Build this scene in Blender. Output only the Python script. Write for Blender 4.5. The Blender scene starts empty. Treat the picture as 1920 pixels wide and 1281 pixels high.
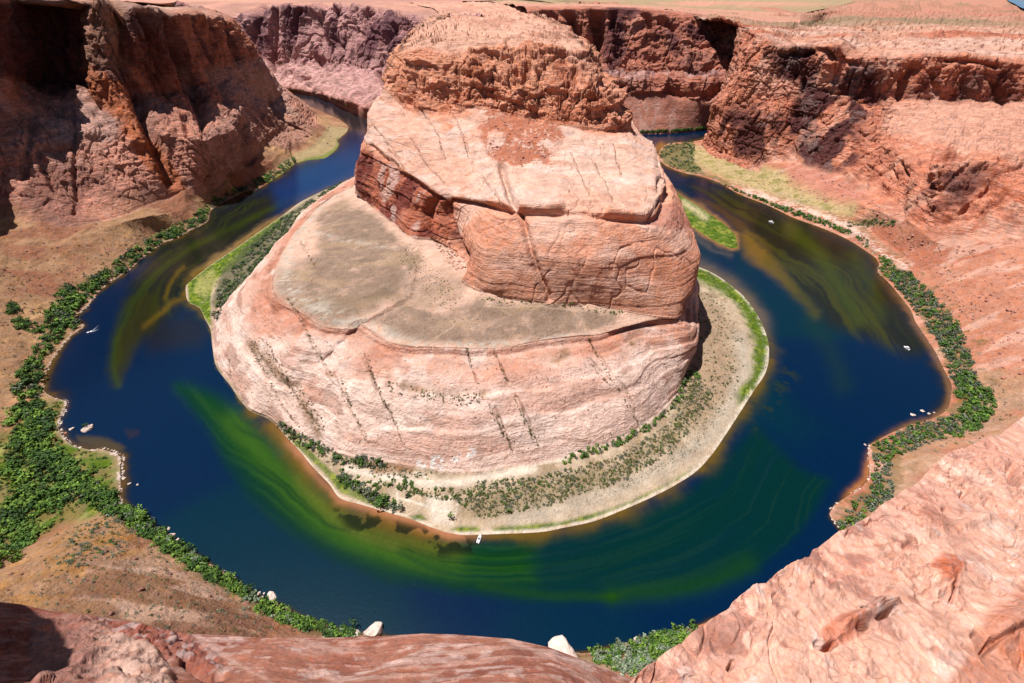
import bpy, math, random, numpy as np
from math import radians
from mathutils import Vector, Matrix
random.seed(7); rng = np.random.default_rng(7)
C = bpy.context.scene.collection
SC = bpy.context.scene

# ------------------------------------------------------------------ camera, sky, sun
H = 300.0; FPX = 900.0; PITCH = radians(35.8)
cam_d = bpy.data.cameras.new('camera'); cam = bpy.data.objects.new('camera', cam_d); C.objects.link(cam)
cam_d.sensor_width = 36.0; cam_d.lens = 36.0*FPX/1920.0
cam_d.clip_start = 0.3; cam_d.clip_end = 90000.0
cam.location = (0, 0, H); cam.rotation_euler = (math.pi/2 - PITCH, 0, 0)
SC.camera = cam
SUN_EL = radians(70.0); SUN_AZ = radians(-68.0)      # azimuth from +Y (straight ahead), negative = to the left
sdir = Vector((math.sin(SUN_AZ)*math.cos(SUN_EL), math.cos(SUN_AZ)*math.cos(SUN_EL), math.sin(SUN_EL)))
w = bpy.data.worlds.new('World'); SC.world = w; w.use_nodes = True
nt = w.node_tree; bg = nt.nodes['Background']; sky = nt.nodes.new('ShaderNodeTexSky')
sky.sky_type = 'NISHITA'; sky.sun_disc = False; sky.sun_elevation = SUN_EL; sky.sun_rotation = SUN_AZ
sky.altitude = 1300; sky.air_density = 1.0; sky.dust_density = 0.6; sky.ozone_density = 1.5
nt.links.new(sky.outputs[0], bg.inputs['Color']); bg.inputs['Strength'].default_value = 0.05
sl = bpy.data.lights.new('sun', 'SUN'); sl.energy = 5.0; sl.angle = radians(0.5); sl.color = (1.0, 0.96, 0.935)
so = bpy.data.objects.new('sun', sl); C.objects.link(so); so.rotation_euler = sdir.to_track_quat('Z', 'Y').to_euler()
SC.view_settings.view_transform = 'Standard'; SC.view_settings.look = 'None'
SC.view_settings.exposure = 0.56; SC.view_settings.gamma = 1.0
SC.cycles.max_bounces = 5; SC.cycles.diffuse_bounces = 2; SC.cycles.glossy_bounces = 2
SC.cycles.transmission_bounces = 2; SC.cycles.transparent_max_bounces = 4

# ------------------------------------------------------------------ pixel <-> world helpers (survey of the photograph)
cp, sp_ = math.cos(PITCH), math.sin(PITCH)
def ray(px, py):
    a = (np.asarray(px, float)-960.0)/FPX; b = (640.5-np.asarray(py, float))/FPX
    return a, cp+b*sp_, -sp_+b*cp
def atz(px, py, z):
    a, dy, dz = ray(px, py); t = (z-H)/dz
    return np.stack([a*t, dy*t, H+dz*t], -1)
def atY(px, py, Y):
    a, dy, dz = ray(px, py); t = Y/dy
    return np.stack([a*t, dy*t, H+dz*t], -1)
def att(px, py, t):
    a, dy, dz = ray(px, py)
    return np.stack([a*t, dy*t, H+dz*t], -1)
def proj(P):
    X, Y, Z = P[..., 0], P[..., 1], P[..., 2]-H
    d = np.maximum(cp*Y - sp_*Z, 1e-3)
    return 960+FPX*X/d, 640.5-FPX*(sp_*Y+cp*Z)/d, d
def lin(r, g, b):
    c = np.array([r, g, b], float)/255.0
    return np.where(c <= .04045, c/12.92, ((c+.055)/1.055)**2.4)
def A(r, g, b, k=1.5):
    return np.clip(lin(r, g, b)/k, 0.001, 0.85)

# ------------------------------------------------------------------ noise
_T = rng.random((64, 64, 64)).astype(np.float32)*2-1
def noise3(p, off=0):
    p = p.astype(np.float32)+np.float32(off*17.37)
    f = np.floor(p); i = f.astype(np.int32); f = p-f; f = f*f*f*(f*(f*6-15)+10)
    x0 = i[..., 0] & 63; y0 = i[..., 1] & 63; z0 = i[..., 2] & 63
    x1 = (x0+1) & 63; y1 = (y0+1) & 63; z1 = (z0+1) & 63
    fx, fy, fz = f[..., 0], f[..., 1], f[..., 2]
    def L(a, b, t): return a+(b-a)*t
    c00 = L(_T[x0, y0, z0], _T[x1, y0, z0], fx); c10 = L(_T[x0, y1, z0], _T[x1, y1, z0], fx)
    c01 = L(_T[x0, y0, z1], _T[x1, y0, z1], fx); c11 = L(_T[x0, y1, z1], _T[x1, y1, z1], fx)
    return L(L(c00, c10, fy), L(c01, c11, fy), fz)
_R = np.array([[.8, .6, 0], [-.48, .64, .6], [.36, -.48, .8]], np.float32)
def fbm(p, scale, octv=4, gain=.5, off=0, ridge=False, st=(1, 1, 1)):
    q = (p/np.array(scale if np.ndim(scale) else [scale]*3)*np.array(st)).astype(np.float32)
    s = 0; a = 1.0; tot = 0
    for k in range(octv):
        n = noise3(q, off+k)
        if ridge: n = 1-2*np.abs(n)
        s = s+a*n; tot += a; a *= gain; q = (q @ _R.T)*2.07
    return s/tot
def sst(a, b, x):
    t = np.clip((x-a)/(b-a), 0, 1); return t*t*(3-2*t)
def worley(p, off=0):
    """3D cell noise: F1, F2 and id of the nearest cell"""
    p = p.astype(np.float32); f = np.floor(p); i = f.astype(np.int32); f = p-f
    F1 = np.full(p.shape[:-1], 9., np.float32); F2 = F1.copy(); ID = np.zeros_like(F1)
    for dx in (-1, 0, 1):
        for dy in (-1, 0, 1):
            for dz in (-1, 0, 1):
                a, b, c = (i[..., 0]+dx) & 63, (i[..., 1]+dy+off) & 63, (i[..., 2]+dz) & 63
                jx = _T[a, b, c]*.5+.5; jy = _T[b, c, a]*.5+.5; jz = _T[c, a, b]*.5+.5
                d = np.sqrt((dx+jx-f[..., 0])**2+(dy+jy-f[..., 1])**2+(dz+jz-f[..., 2])**2)
                m = d < F1
                F2 = np.where(m, F1, np.minimum(F2, d)); ID = np.where(m, _T[c, b, a], ID); F1 = np.where(m, d, F1)
    return F1, F2, ID

# ------------------------------------------------------------------ plan-shape helpers (distance to a surveyed line / inside a surveyed outline)
def dline(px, py, pts):
    d = np.full(px.shape, 1e9, np.float32)
    for (x0, y0), (x1, y1) in zip(pts[:-1], pts[1:]):
        vx, vy = x1-x0, y1-y0; L2 = vx*vx+vy*vy+1e-9
        t = np.clip(((px-x0)*vx+(py-y0)*vy)/L2, 0, 1)
        d = np.minimum(d, (px-x0-t*vx)**2+(py-y0-t*vy)**2)
    return np.sqrt(d)
def inside(px, py, pts):
    r = np.zeros(px.shape, bool); n = len(pts)
    for k in range(n):
        x0, y0 = pts[k]; x1, y1 = pts[(k+1) % n]
        if y0 == y1: continue
        c = ((y0 > py) != (y1 > py)) & (px < (x1-x0)*(py-y0)/(y1-y0)+x0)
        r ^= c
    return r
def pmask(px, py, pts, f):
    """1 inside the outline, 0 outside, soft over +-f"""
    d = dline(px, py, list(pts)+[pts[0]]); s = np.where(inside(px, py, pts), d, -d)
    return sst(-f, f, s)
def stroke(px, py, pts, w):
    d = dline(px, py, pts); return np.exp(-(d/w)**2)

# ------------------------------------------------------------------ lofts
def pchip(x, y, xs):
    x = np.asarray(x, float); y = np.asarray(y, float); n = len(x)
    if n == 2: return y[0]+(y[1]-y[0])*np.clip((xs-x[0])/(x[1]-x[0]), 0, 1)
    h = np.diff(x); dl = np.diff(y)/h; m = np.zeros(n)
    for i in range(1, n-1):
        if dl[i-1]*dl[i] > 0:
            w1 = 2*h[i]+h[i-1]; w2 = h[i]+2*h[i-1]; m[i] = (w1+w2)/(w1/dl[i-1]+w2/dl[i])
    m[0] = dl[0]; m[-1] = dl[-1]
    xs = np.clip(xs, x[0], x[-1]); k = np.clip(np.searchsorted(x, xs)-1, 0, n-2)
    t = (xs-x[k])/h[k]; t2 = t*t; t3 = t2*t
    return (2*t3-3*t2+1)*y[k]+(t3-2*t2+t)*h[k]*m[k]+(-2*t3+3*t2)*y[k+1]+(t3-t2)*h[k]*m[k+1]
def row(pts):
    """pts: (u,px,py,z) | (u,px,py,None,Y) | ('w',u,x,y,z)"""
    u = []; P = []
    for q in pts:
        if q[0] == 'w': u.append(q[1]); P.append(q[2:5])
        elif q[3] is None: u.append(q[0]); P.append(atY(q[1], q[2], q[4]))
        else: u.append(q[0]); P.append(atz(q[1], q[2], q[3]))
    return np.array(u, float), np.array(P, float)
def evalrow(r, us):
    u, P = r
    return np.stack([pchip(u, P[:, k], us) for k in range(3)], -1)
def usample(rows, umin, umax, step, sparse=14.0):
    us = np.linspace(umin, umax, 4000); den = np.zeros(3999)
    for r in rows:
        Q = evalrow(r, us); x, y, d = proj(Q)
        ok = (x > -60) & (x < 1980) & (y > -40) & (y < 1300)
        L = np.hypot(np.diff(x), np.diff(y)); ok = ok[1:]
        L = np.where(ok, L/step, np.minimum(L, 30)/(step*sparse)); den = np.maximum(den, L)
    c = np.concatenate([[0], np.cumsum(den+1e-4)])
    return np.interp(np.linspace(0, c[-1], int(c[-1])+2), c, us)
def loft(rows, counts, umin, umax, step, ref=None, sm=3):
    us = usample([rows[i] for i in (ref or range(len(rows)))], umin, umax, step)
    R = [evalrow(r, us) for r in rows]
    G = []; V = []
    for k, n in enumerate(counts):
        for j in range(n):
            t = j/n; G.append(R[k]*(1-t)+R[k+1]*t); V.append(k+t)
    G.append(R[-1]); V.append(len(rows)-1)
    G = np.array(G); V = np.array(V)
    for _ in range(sm):
        G2 = G.copy(); G2[1:-1] = .25*G[:-2]+.5*G[1:-1]+.25*G[2:]; G = G2
    return G, np.repeat(V[:, None], len(us), 1), np.repeat(us[None, :], len(V), 0)
def gnormals(G):
    du = np.zeros_like(G); dv = np.zeros_like(G)
    du[:, 1:-1] = G[:, 2:]-G[:, :-2]; du[:, 0] = G[:, 1]-G[:, 0]; du[:, -1] = G[:, -1]-G[:, -2]
    dv[1:-1] = G[2:]-G[:-2]; dv[0] = G[1]-G[0]; dv[-1] = G[-1]-G[-2]
    n = np.cross(du, dv); n /= np.linalg.norm(n, axis=-1, keepdims=True)+1e-9
    s = np.sign(np.median(n[..., 2])) or 1
    return n*s
def smoothn(N, k=4):
    for _ in range(k):
        N = N.copy(); N[1:-1] = (N[:-2]+2*N[1:-1]+N[2:])/4; N[:, 1:-1] = (N[:, :-2]+2*N[:, 1:-1]+N[:, 2:])/4
    return N/(np.linalg.norm(N, axis=-1, keepdims=True)+1e-9)
def grid_mesh(name, G, col, mat, keep=None, smooth=True):
    nv, nu = G.shape[:2]
    idx = np.arange(nv*nu).reshape(nv, nu)
    q = np.stack([idx[:-1, :-1], idx[:-1, 1:], idx[1:, 1:], idx[1:, :-1]], -1).reshape(-1, 4)
    N = np.cross(G[:-1, 1:]-G[:-1, :-1], G[1:, :-1]-G[:-1, :-1])
    if np.median(N[..., 2]) < 0: q = q[:, ::-1]
    if keep is not None:
        kf = (keep[:-1, :-1] | keep[1:, 1:] | keep[:-1, 1:] | keep[1:, :-1]).reshape(-1); q = q[kf]
        used = np.unique(q); mp = np.full(nv*nu, -1); mp[used] = np.arange(len(used)); q = mp[q]
        V = G.reshape(-1, 3)[used]; cc = col.reshape(-1, 4)[used]
    else: V = G.reshape(-1, 3); cc = col.reshape(-1, 4)
    return raw_mesh(name, V, q, mat, cc, smooth)
def raw_mesh(name, V, F, mat, cc=None, smooth=True, link=True):
    me = bpy.data.meshes.new(name); V = np.ascontiguousarray(V, np.float32); F = np.ascontiguousarray(F, np.int32)
    k = F.shape[1]
    me.vertices.add(len(V)); me.vertices.foreach_set('co', V.ravel())
    me.loops.add(F.size); me.loops.foreach_set('vertex_index', F.ravel())
    me.polygons.add(len(F)); me.polygons.foreach_set('loop_start', np.arange(0, F.size, k, dtype=np.int32))
    me.polygons.foreach_set('loop_total', np.full(len(F), k, np.int32))
    me.polygons.foreach_set('use_smooth', np.full(len(F), smooth))
    me.update(calc_edges=True)
    if cc is not None:
        a = me.color_attributes.new('Col', 'FLOAT_COLOR', 'POINT'); a.data.foreach_set('color', np.ascontiguousarray(cc, np.float32).ravel())
    me.materials.append(mat)
    if not link: return me
    o = bpy.data.objects.new(name, me); C.objects.link(o); return o
def struct(o): o['kind'] = 'structure'; return o
def tag(o, label, cat, group=None, kind=None):
    o['label'] = label; o['category'] = cat
    if group: o['group'] = group
    if kind: o['kind'] = kind
    return o
def mixc(c, tgt, m):
    return c+(np.asarray(tgt)-c)*m[..., None]

# ------------------------------------------------------------------ materials
def new_mat(name):
    m = bpy.data.materials.new(name); m.use_nodes = True; n = m.node_tree; b = n.nodes['Principled BSDF']; return m, n, b
def rock_mat(name, s, bump=1.0, bed=1.0, speck=.35, tilt=(0.12, 0.05, 1.0)):
    """sandstone / soil whose own colour is stored per point; adds grain, bedding lines, cracks. s = metres per feature"""
    m, n, b = new_mat(name); N = n.nodes.new; L = n.links.new
    geo = N('ShaderNodeNewGeometry'); at = N('ShaderNodeAttribute'); at.attribute_name = 'Col'
    def noise(scale, det=6, rough=.6, vec=None, dist=0):
        x = N('ShaderNodeTexNoise'); x.inputs['Scale'].default_value = scale; x.inputs['Detail'].default_value = det
        x.inputs['Roughness'].default_value = rough; x.inputs['Distortion'].default_value = dist
        L(vec or geo.outputs['Position'], x.inputs['Vector']); return x
    def ramp(x, a, c, lo, hi):
        r = N('ShaderNodeMapRange'); r.inputs['From Min'].default_value = a; r.inputs['From Max'].default_value = c
        r.inputs['To Min'].default_value = lo; r.inputs['To Max'].default_value = hi; L(x, r.inputs['Value']); return r.outputs[0]
    def mth(op, a, c=None):
        x = N('ShaderNodeMath'); x.operation = op
        for i, v in enumerate((a, c)):
            if v is None: continue
            if isinstance(v, (int, float)): x.inputs[i].default_value = v
            else: L(v, x.inputs[i])
        return x.outputs[0]
    n1 = noise(1/(14*s), 8, .62); n2 = noise(1/(2.2*s), 5, .65)
    # bedding: strongly flattened coordinates, slightly tilted and warped
    mp = N('ShaderNodeMapping'); mp.inputs['Rotation'].default_value = tilt[:2]+(0.3,); mp.inputs['Scale'].default_value = (.10, .10, 1.6)
    wv = noise(1/(40*s), 3, .5)
    addv = N('ShaderNodeVectorMath'); addv.operation = 'MULTIPLY_ADD'; L(wv.outputs['Color'], addv.inputs[0])
    addv.inputs[1].default_value = (13*s, 13*s, 13*s); L(geo.outputs['Position'], addv.inputs[2]); L(addv.outputs[0], mp.inputs['Vector'])
    n3 = noise(1/(2.4*s), 5, .62, mp.outputs[0])
    v1 = ramp(n1.outputs['Fac'], .28, .72, .76, 1.18); v2 = ramp(n2.outputs['Fac'], .2, .8, 1-speck*.6, 1+speck*.5)
    v3 = ramp(n3.outputs['Fac'], .3, .7, .66, 1.20)
    rk = at.outputs['Alpha']
    v3m = mth('ADD', mth('MULTIPLY', mth('SUBTRACT', v3, 1.0), mth('MULTIPLY', rk, bed)), 1.0)
    vv = mth('MULTIPLY', mth('MULTIPLY', v1, v2), v3m)
    # fine cracks
    vor = N('ShaderNodeTexVoronoi'); vor.feature = 'DISTANCE_TO_EDGE'; vor.inputs['Scale'].default_value = 1/(13*s); L(addv.outputs[0], vor.inputs['Vector'])
    cr = ramp(vor.outputs['Distance'], 0.0, .03, 1.0, 0.0)
    brk = ramp(n1.outputs['Fac'], .53, .66, 0, 1); cr = mth('MULTIPLY', mth('MULTIPLY', cr, brk), rk)
    vv = mth('MULTIPLY', vv, mth('SUBTRACT', 1.0, mth('MULTIPLY', cr, .30)))
    vm = N('ShaderNodeVectorMath'); vm.operation = 'SCALE'; L(at.outputs['Color'], vm.inputs[0]); L(vv, vm.inputs['Scale'])
    hs = N('ShaderNodeHueSaturation'); L(vm.outputs[0], hs.inputs['Color'])
    L(ramp(noise(1/(6*s), 3).outputs['Fac'], .3, .7, .98, 1.20), hs.inputs['Saturation'])
    L(hs.outputs[0], b.inputs['Base Color']); b.inputs['Roughness'].default_value = .93; b.inputs['Specular IOR Level'].default_value = .15
    h = mth('ADD', mth('MULTIPLY', n2.outputs['Fac'], 2.0*s), mth('MULTIPLY', mth('MULTIPLY', n3.outputs['Fac'], rk), 3.6*s*bed))
    h = mth('ADD', h, mth('MULTIPLY', n1.outputs['Fac'], 4.0*s)); h = mth('SUBTRACT', h, mth('MULTIPLY', cr, 1.4*s))
    bp = N('ShaderNodeBump'); bp.inputs['Strength'].default_value = 1.0*bump; bp.inputs['Distance'].default_value = 1.0
    L(h, bp.inputs['Height']); L(bp.outputs[0], b.inputs['Normal'])
    return m
# ================================================================== survey: shorelines and contour rows
LSH = [(490,160),(537,178),(575,197),(610,212),(640,226),(654,240),(648,250),(634,262),(636,272),(628,284),(610,297),(577,301),(550,310),(530,326),
 (510,339),(487,353),(458,361),(400,391),(388,416),(356,433),(336,445),(304,457),(268,484),(242,507),(201,534),(185,549),(161,578),(144,591),(143,601),
 (158,613),(134,630),(114,652),(98,676),(86,700),(85,735),(104,746),(126,752),(117,782),(112,799),(121,819),(144,836),(178,843),(190,839),(232,854),
 (231,875),(230,905),(225,938),(240,952),(262,966),(289,987),(316,1007),(336,1018),(363,1035),(390,1055),(421,1075),(451,1093),(481,1114),(515,1130),
 (555,1153),(589,1166),(640,1180),(700,1192),(800,1205),(950,1215),(1040,1222),(1087,1225)]
RSH = [(1340,255),(1316,262),(1290,266),(1257,268),(1240,276),(1234,285),(1232,298),(1244,309),(1280,324),(1314,331),(1347,342),(1381,362),(1441,386),
 (1488,409),(1535,426),(1575,443),(1602,457),(1636,480),(1647,494),(1646,511),(1666,531),(1683,551),(1706,581),(1716,605),(1730,625),(1750,655),
 (1767,688),(1783,719),(1782,742),(1773,769),(1743,786),(1710,796),(1676,809),(1649,823),(1629,836),(1630,877),(1627,900),(1603,922),(1583,934),
 (1559,954),(1556,968),(1576,995),(1540,1040),(1480,1090),(1400,1135),(1330,1165),(1297,1178),(1279,1183),(1212,1194),(1195,1200),(1145,1215),(1087,1226),(1020,1226)]
PSH = [None, None, (676,300),(672,325),(592,364),(558,382),(530,403),(478,439),(441,465),(400,492),(370,515),(351,531),(347,550),(354,568),(372,577),
 (384,598),(395,620),(398,650),(406,688),(433,725),(450,750),(470,771),(500,784),(517,796),(537,819),(562,846),(589,879),(616,907),(639,936),(680,948),
 (724,961),(768,974),(808,990),(842,1001),(875,1005),(943,1003),(1010,1000),(1060,991),(1111,980),(1161,961),(1212,939),(1262,914),(1307,885),(1337,852),
 (1360,819),(1384,782),(1414,735),(1438,698),(1444,668),(1441,635),(1424,594),(1404,564),(1367,531),(1334,510),(1300,495),(1275,470),(1262,430),
 (1245,400),(1225,360),(1200,320),(1180,285),(1160,262)]
ISL = [(1250,357),(1262,360),(1285,372),(1312,388),(1340,408),(1362,424),(1376,438),(1382,455),(1381,465),(1372,466),(1352,458),(1325,443),(1305,430),(1285,418),(1268,405),(1255,385)]

def W(u, x, y, z): return ('w', u, x, y, z)
def shore_rows(sh, inland, push):
    """submerged foot row + shoreline row"""
    sh_r = row([(i, p[0], p[1], 0.0) for i, p in sh])
    u, P = sh_r; I = evalrow(inland, u); d = P-I; d[:, 2] = 0; d /= np.linalg.norm(d, axis=1, keepdims=True)+1e-6
    Q = P+d*push; Q[:, 2] = -4.0
    return (u, Q), sh_r

# ---- left bank
L_S = row([W(0,-1050,2200,5),(1,535,177,4),(3,595,215,8),(5,620,238,8),(8,600,268,6),(10,582,282,6),(12,548,296,6),(14,500,325,5),(15,478,340,5),(16,450,352,4),
 (17,392,380,5),(18,375,402,6),(19,345,418,6),(21,290,440,6),(23,225,488,6),(25,160,530,6),(27,115,570,6),(29,100,600,6),(31,60,650,6),(34,20,730,6),
 (37,10,790,5),(40,0,850,5),(43,-30,960,5),(44.5,0,1045,6),(45.5,110,990,6),(46.5,200,962,5),(48,235,988,6),(50,285,1030,6),(53,370,1080,6),(56,455,1135,6),
 (59,560,1185,6),(62,790,1225,5),(65,1085,1245,5)])
L_T = row([W(0,-1060,2150,40),(2,560,186,22),(4,590,215,25),(5,585,228,28),(7,575,240,30),(9,578,248,24),(10,580,250,22),(12,541,273,22),(14,500,310,15),
 (16,440,345,12),(17,385,372,14),(18,355,385,18),(19,320,400,22),(21,250,415,30),(23,170,440,30),(25,90,470,30),(27,30,500,32),(29,-20,540,36),(32,-120,620,40),
 (36,-200,720,40),(40,-260,820,40),(43,-260,960,40),(44.5,-120,1080,40),(45.5,20,1060,22),(46.5,150,1010,18),(48,190,1040,20),(50,230,1075,22),(53,310,1120,24),
 (56,400,1170,24),(59,520,1230,20),(62,780,1270,15),(65,1085,1290,15)])
L_B = row([W(0,-1100,2150,80),(2,545,175,60),(4,560,205,55),(6,545,215,55),(8,530,225,50),(10,545,235,35),(12,510,260,38),(14,470,300,30),(15,450,325,22),
 (16,425,340,20),(17,372,365,22),(18,340,368,25),(19,300,378,30),(21,230,404,34),(23,150,422,34),(25,60,412,48),(27,-10,405,55),(29,-60,420,66),(32,-200,450,90),
 (36,-350,600,90),(40,-450,750,90),(43,-450,900,90),(44.5,-350,1150,90),(45.5,-120,1150,60),(46.5,0,1110,42),(48,60,1140,45),(50,120,1190,50),(53,220,1260,55),
 (56,330,1320,55),(59,480,1380,50),(62,760,1400,40),(65,1085,1420,40)])
L_M = row([W(0,-1150,2150,160),W(2,-850,1800,110),(4,530,175,None,1470),(6,515,190,None,1380),(8,495,200,None,1330),(10,500,215,None,1230),(12,460,230,85),
 (14,420,250,None,925),(16,380,262,None,850),(18,320,256,None,850),(21,210,252,None,810),(23,150,252,None,790),(25,60,252,None,750),(27,-30,252,None,710),
 (29,-120,300,None,600),(32,-300,350,None,520),W(36,-600,330,150),W(40,-600,250,150),W(43,-520,150,150),W(44.5,-420,80,150),W(46.5,-300,20,150),W(50,-200,0,150),
 W(56,-100,-5,150),W(65,0,-10,150)])
L_U = row([W(0,-1180,2150,220),W(2,-900,1800,190),(5,492,122,None,1350),(8,470,130,None,1290),(10,445,140,None,1230),(12,410,150,None,1150),(14,370,160,None,1070),
 (16,330,170,None,1010),(18,275,170,None,960),(19.3,235,165,None,925),(20.6,180,160,None,905),(21.3,163,158,None,970),(24,80,160,None,955),(25.5,30,155,None,880),(26.2,0,130,None,825),
 (27,-40,110,None,790),W(29,-800,600,215),W(32,-820,500,215),W(36,-820,330,215),W(40,-820,200,215),W(43,-700,80,215),W(44.5,-540,20,215),W(46.5,-360,-20,215),
 W(50,-200,-30,215),W(56,-100,-30,215),W(65,0,-30,215)])
L_R = row([W(0,-1200,2150,262),W(2,-950,1800,262),(5,432,34,None,1330),(8,415,32,None,1270),(10,395,28,None,1200),(12,365,22,None,1140),(14,335,24,None,1070),
 (16,305,20,None,1020),(18,270,12,None,985),(19.3,222,8,None,960),(20.6,172,3,None,940),(21.3,160,0,None,1005),(24,60,-5,None,1010),(25.5,15,-12,None,920),(26.2,0,-18,None,860),(27,-40,-20,None,810),
 W(29,-830,600,302),W(32,-850,500,302),W(36,-850,330,302),W(40,-850,200,300),W(43,-720,80,300),W(44.5,-560,10,300),W(46.5,-370,-30,300),W(50,-210,-40,300),
 W(56,-100,-45,297),W(65,0,-50,297)])
L_K = row([W(0,-2500,2900,262),W(5,-2500,2700,280),W(12,-2500,1900,296),W(20,-2500,1300,303),W(26,-2500,800,306),W(32,-2500,400,306),W(43,-2500,-200,302),
 W(50,-800,-1500,300),W(65,0,-1500,300)])
# ---- right bank
R_S = row([(0,1345,258,3),(1,1330,266,4),(3,1300,272,4),(5,1290,290,4),(7,1300,305,4),(8,1320,320,5),(10,1380,345,5),(12,1470,375,6),(14,1580,410,6),(15,1625,425,6),
 (16,1645,445,6),(17,1680,468,6),(19,1700,500,6),(21,1740,540,6),(23,1790,595,6),(25,1815,650,6),(27,1830,700,7),(28,1870,740,7),(29,1872,768,7),(30,1840,792,7),
 (32,1760,820,7),(34,1700,850,7),(36,1700,900,7),(38,1660,950,7),(40,1640,985,7),(42,1600,1050,6),(44,1450,1150,6),(46,1330,1200,6),(49,1230,1240,6),(52,1040,1260,6)])
R_T = row([W(0,520,1330,8),(1,1325,270,6),(3,1318,275,6),(5,1330,290,6),(7,1370,305,8),(9,1420,325,10),(11,1480,345,15),(13,1560,370,20),(15,1660,400,34),(17,1740,447,36),
 (19,1800,475,35),(21,1860,515,40),(23,1930,565,45),(25,1980,620,45),(28,2050,700,50),(30,2050,790,45),(33,1950,880,35),(36,1850,960,30),(39,1800,1040,25),
 (42,1750,1120,25),(44,1600,1220,25),(46,1450,1270,25),(49,1330,1300,20),(52,1060,1300,20)])
R_B = row([W(0,540,1330,15),(2,1319,267,9),(4,1326,271,10),(6,1357,288,11),(8,1414,306,16),(10,1462,302,28),(11,1500,305,36),(12,1545,322,34),(13,1600,335,38),
 (14,1650,360,36),(15,1690,388,38),(16,1705,418,40),(17,1745,442,38),(19,1850,450,50),(21,1950,465,60),(23,2050,480,70),(25,2150,520,80),(28,2300,600,85),
 W(32,620,150,80),W(36,480,80,90),W(40,350,30,100),W(44,200,-10,120),W(48,100,-20,120),W(52,0,-20,120)])
R_A = row([W(0,560,1400,110),(2,1338,208,None,1215),(4,1350,205,None,1200),(6,1390,210,None,1120),(8,1440,215,None,1070),(10,1480,215,None,1050),(12,1560,235,None,980),
 (13,1620,250,None,930),(14,1660,272,None,880),(15,1700,300,None,800),(16,1738,328,None,730),(17,1775,300,None,690),(19,1850,293,None,690),(21,1930,300,None,680),
 (23,2050,310,None,650),W(25,760,560,120),W(28,780,380,130),W(32,700,120,150),W(36,520,40,170),W(40,380,0,180),W(44,220,-30,190),W(48,100,-40,190),W(52,0,-40,190)])
R_D = row([W(0,565,1400,130),(2,1352,188,None,1210),(6,1410,190,None,1125),(10,1490,190,None,1060),(12,1565,205,None,1000),(14,1670,240,None,930),(15,1720,270,None,860),
 (16,1750,288,None,800),(17,1790,292,None,790),(19,1860,287,None,790),(21,1940,290,None,790),(23,2060,290,None,760),W(25,850,600,125),W(28,850,400,150),
 W(32,760,110,180),W(36,560,10,200),W(40,400,-20,210),W(44,230,-50,220),W(48,100,-60,220),W(52,0,-60,220)])
R_U = row([W(0,570,1400,190),(2,1378,148,None,1205),(6,1425,150,None,1130),(10,1500,160,None,1085),(12,1575,178,None,1030),(14,1690,184,None,1010),(16,1780,187,None,1000),
 (19,1880,192,None,990),(21,1960,195,None,980),(23,2080,200,None,960),W(25,1150,800,190),W(28,1100,450,220),W(32,820,90,250),W(36,580,-10,260),W(44,240,-60,270),W(52,0,-70,280)])
R_R = row([W(0,575,1480,246),(2,1424,66,None,1200),(4,1432,68,None,1185),(6,1455,84,None,1130),(8,1475,90,None,1115),(10,1520,86,None,1100),(12,1565,84,None,1050),
 (13,1602,107,None,1035),(14,1700,104,None,1030),(16,1790,103,None,1020),(19,1885,115,None,1010),(21,1970,118,None,1000),(23,2100,120,None,980),W(25,1200,820,225),
 W(28,1150,450,250),W(32,850,80,285),W(36,600,-30,295),W(44,250,-70,297),W(52,0,-80,297)])
R_K1 = row([W(0,470,1800,252),(2,1445,56,None,1450),(6,1500,54,None,1550),(10,1560,50,None,1650),(14,1720,52,None,1650),(19,1920,52,None,1650),(23,2150,60,None,1600),
 W(28,2000,500,260),W(32,1200,50,290),W(36,800,-200,297),W(52,0,-400,298)])
R_K2 = row([W(0,300,3300,256),(2,1440,33,None,2600),(10,1600,25,None,3300),(14,1760,25,None,3300),(19,1950,26,None,3300),(23,2300,30,None,3300),W(28,5000,500,262),
 W(32,5000,50,290),W(36,3000,-1500,297),W(52,0,-3000,300)])
R_K3 = row([(0,900,-6,None,50000),(10,1600,-6,None,50000),(19,1950,-6,None,50000),(23,2400,-6,None,50000),W(28,60000,500,262),W(36,20000,-20000,297),W(52,0,-30000,300)])
# ---- peninsula
P_B = row([W(0,-240,1500,5),W(1,-290,1200,5),W(2,-270,1000,8),W(3,-262,850,10),(3.5,668,342,12),(5,610,378,12),(6,565,420,11),(7,545,450,10),(8,515,480,9),(9.5,480,512,8),
 (11,450,545,7),(13,425,562,6),(14.5,405,585,4),(16,400,612,2),(17,401,645,1.5),(18,409,685,1.5),(19,436,722,1.5),(20,453,747,1.5),(21,473,768,1.5),(22,503,781,2),
 (23,525,797,3),(24,555,815,4),(25,590,830,5),(26,620,845,6),(27,655,855,7),(28,690,862,7),(29,720,866,7),(30,760,872,7),(31,800,878,7),(32,840,884,7),(33,880,886,7),
 (34,910,882,7),(35,950,875,7),(36,1000,868,7),(37,1050,858,7),(38,1100,846,8),(39,1150,830,8),(40,1190,808,8),(41,1225,785,8),(42,1255,755,8),(44,1275,730,8),
 (46,1285,690,8),(48,1292,650,8),(50,1298,610,8),(52,1300,570,8),(54,1295,530,9),(56,1270,480,10),(58,1225,400,12),(59,1215,350,12),W(60,230,900,12),W(61,220,1150,12)])
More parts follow.
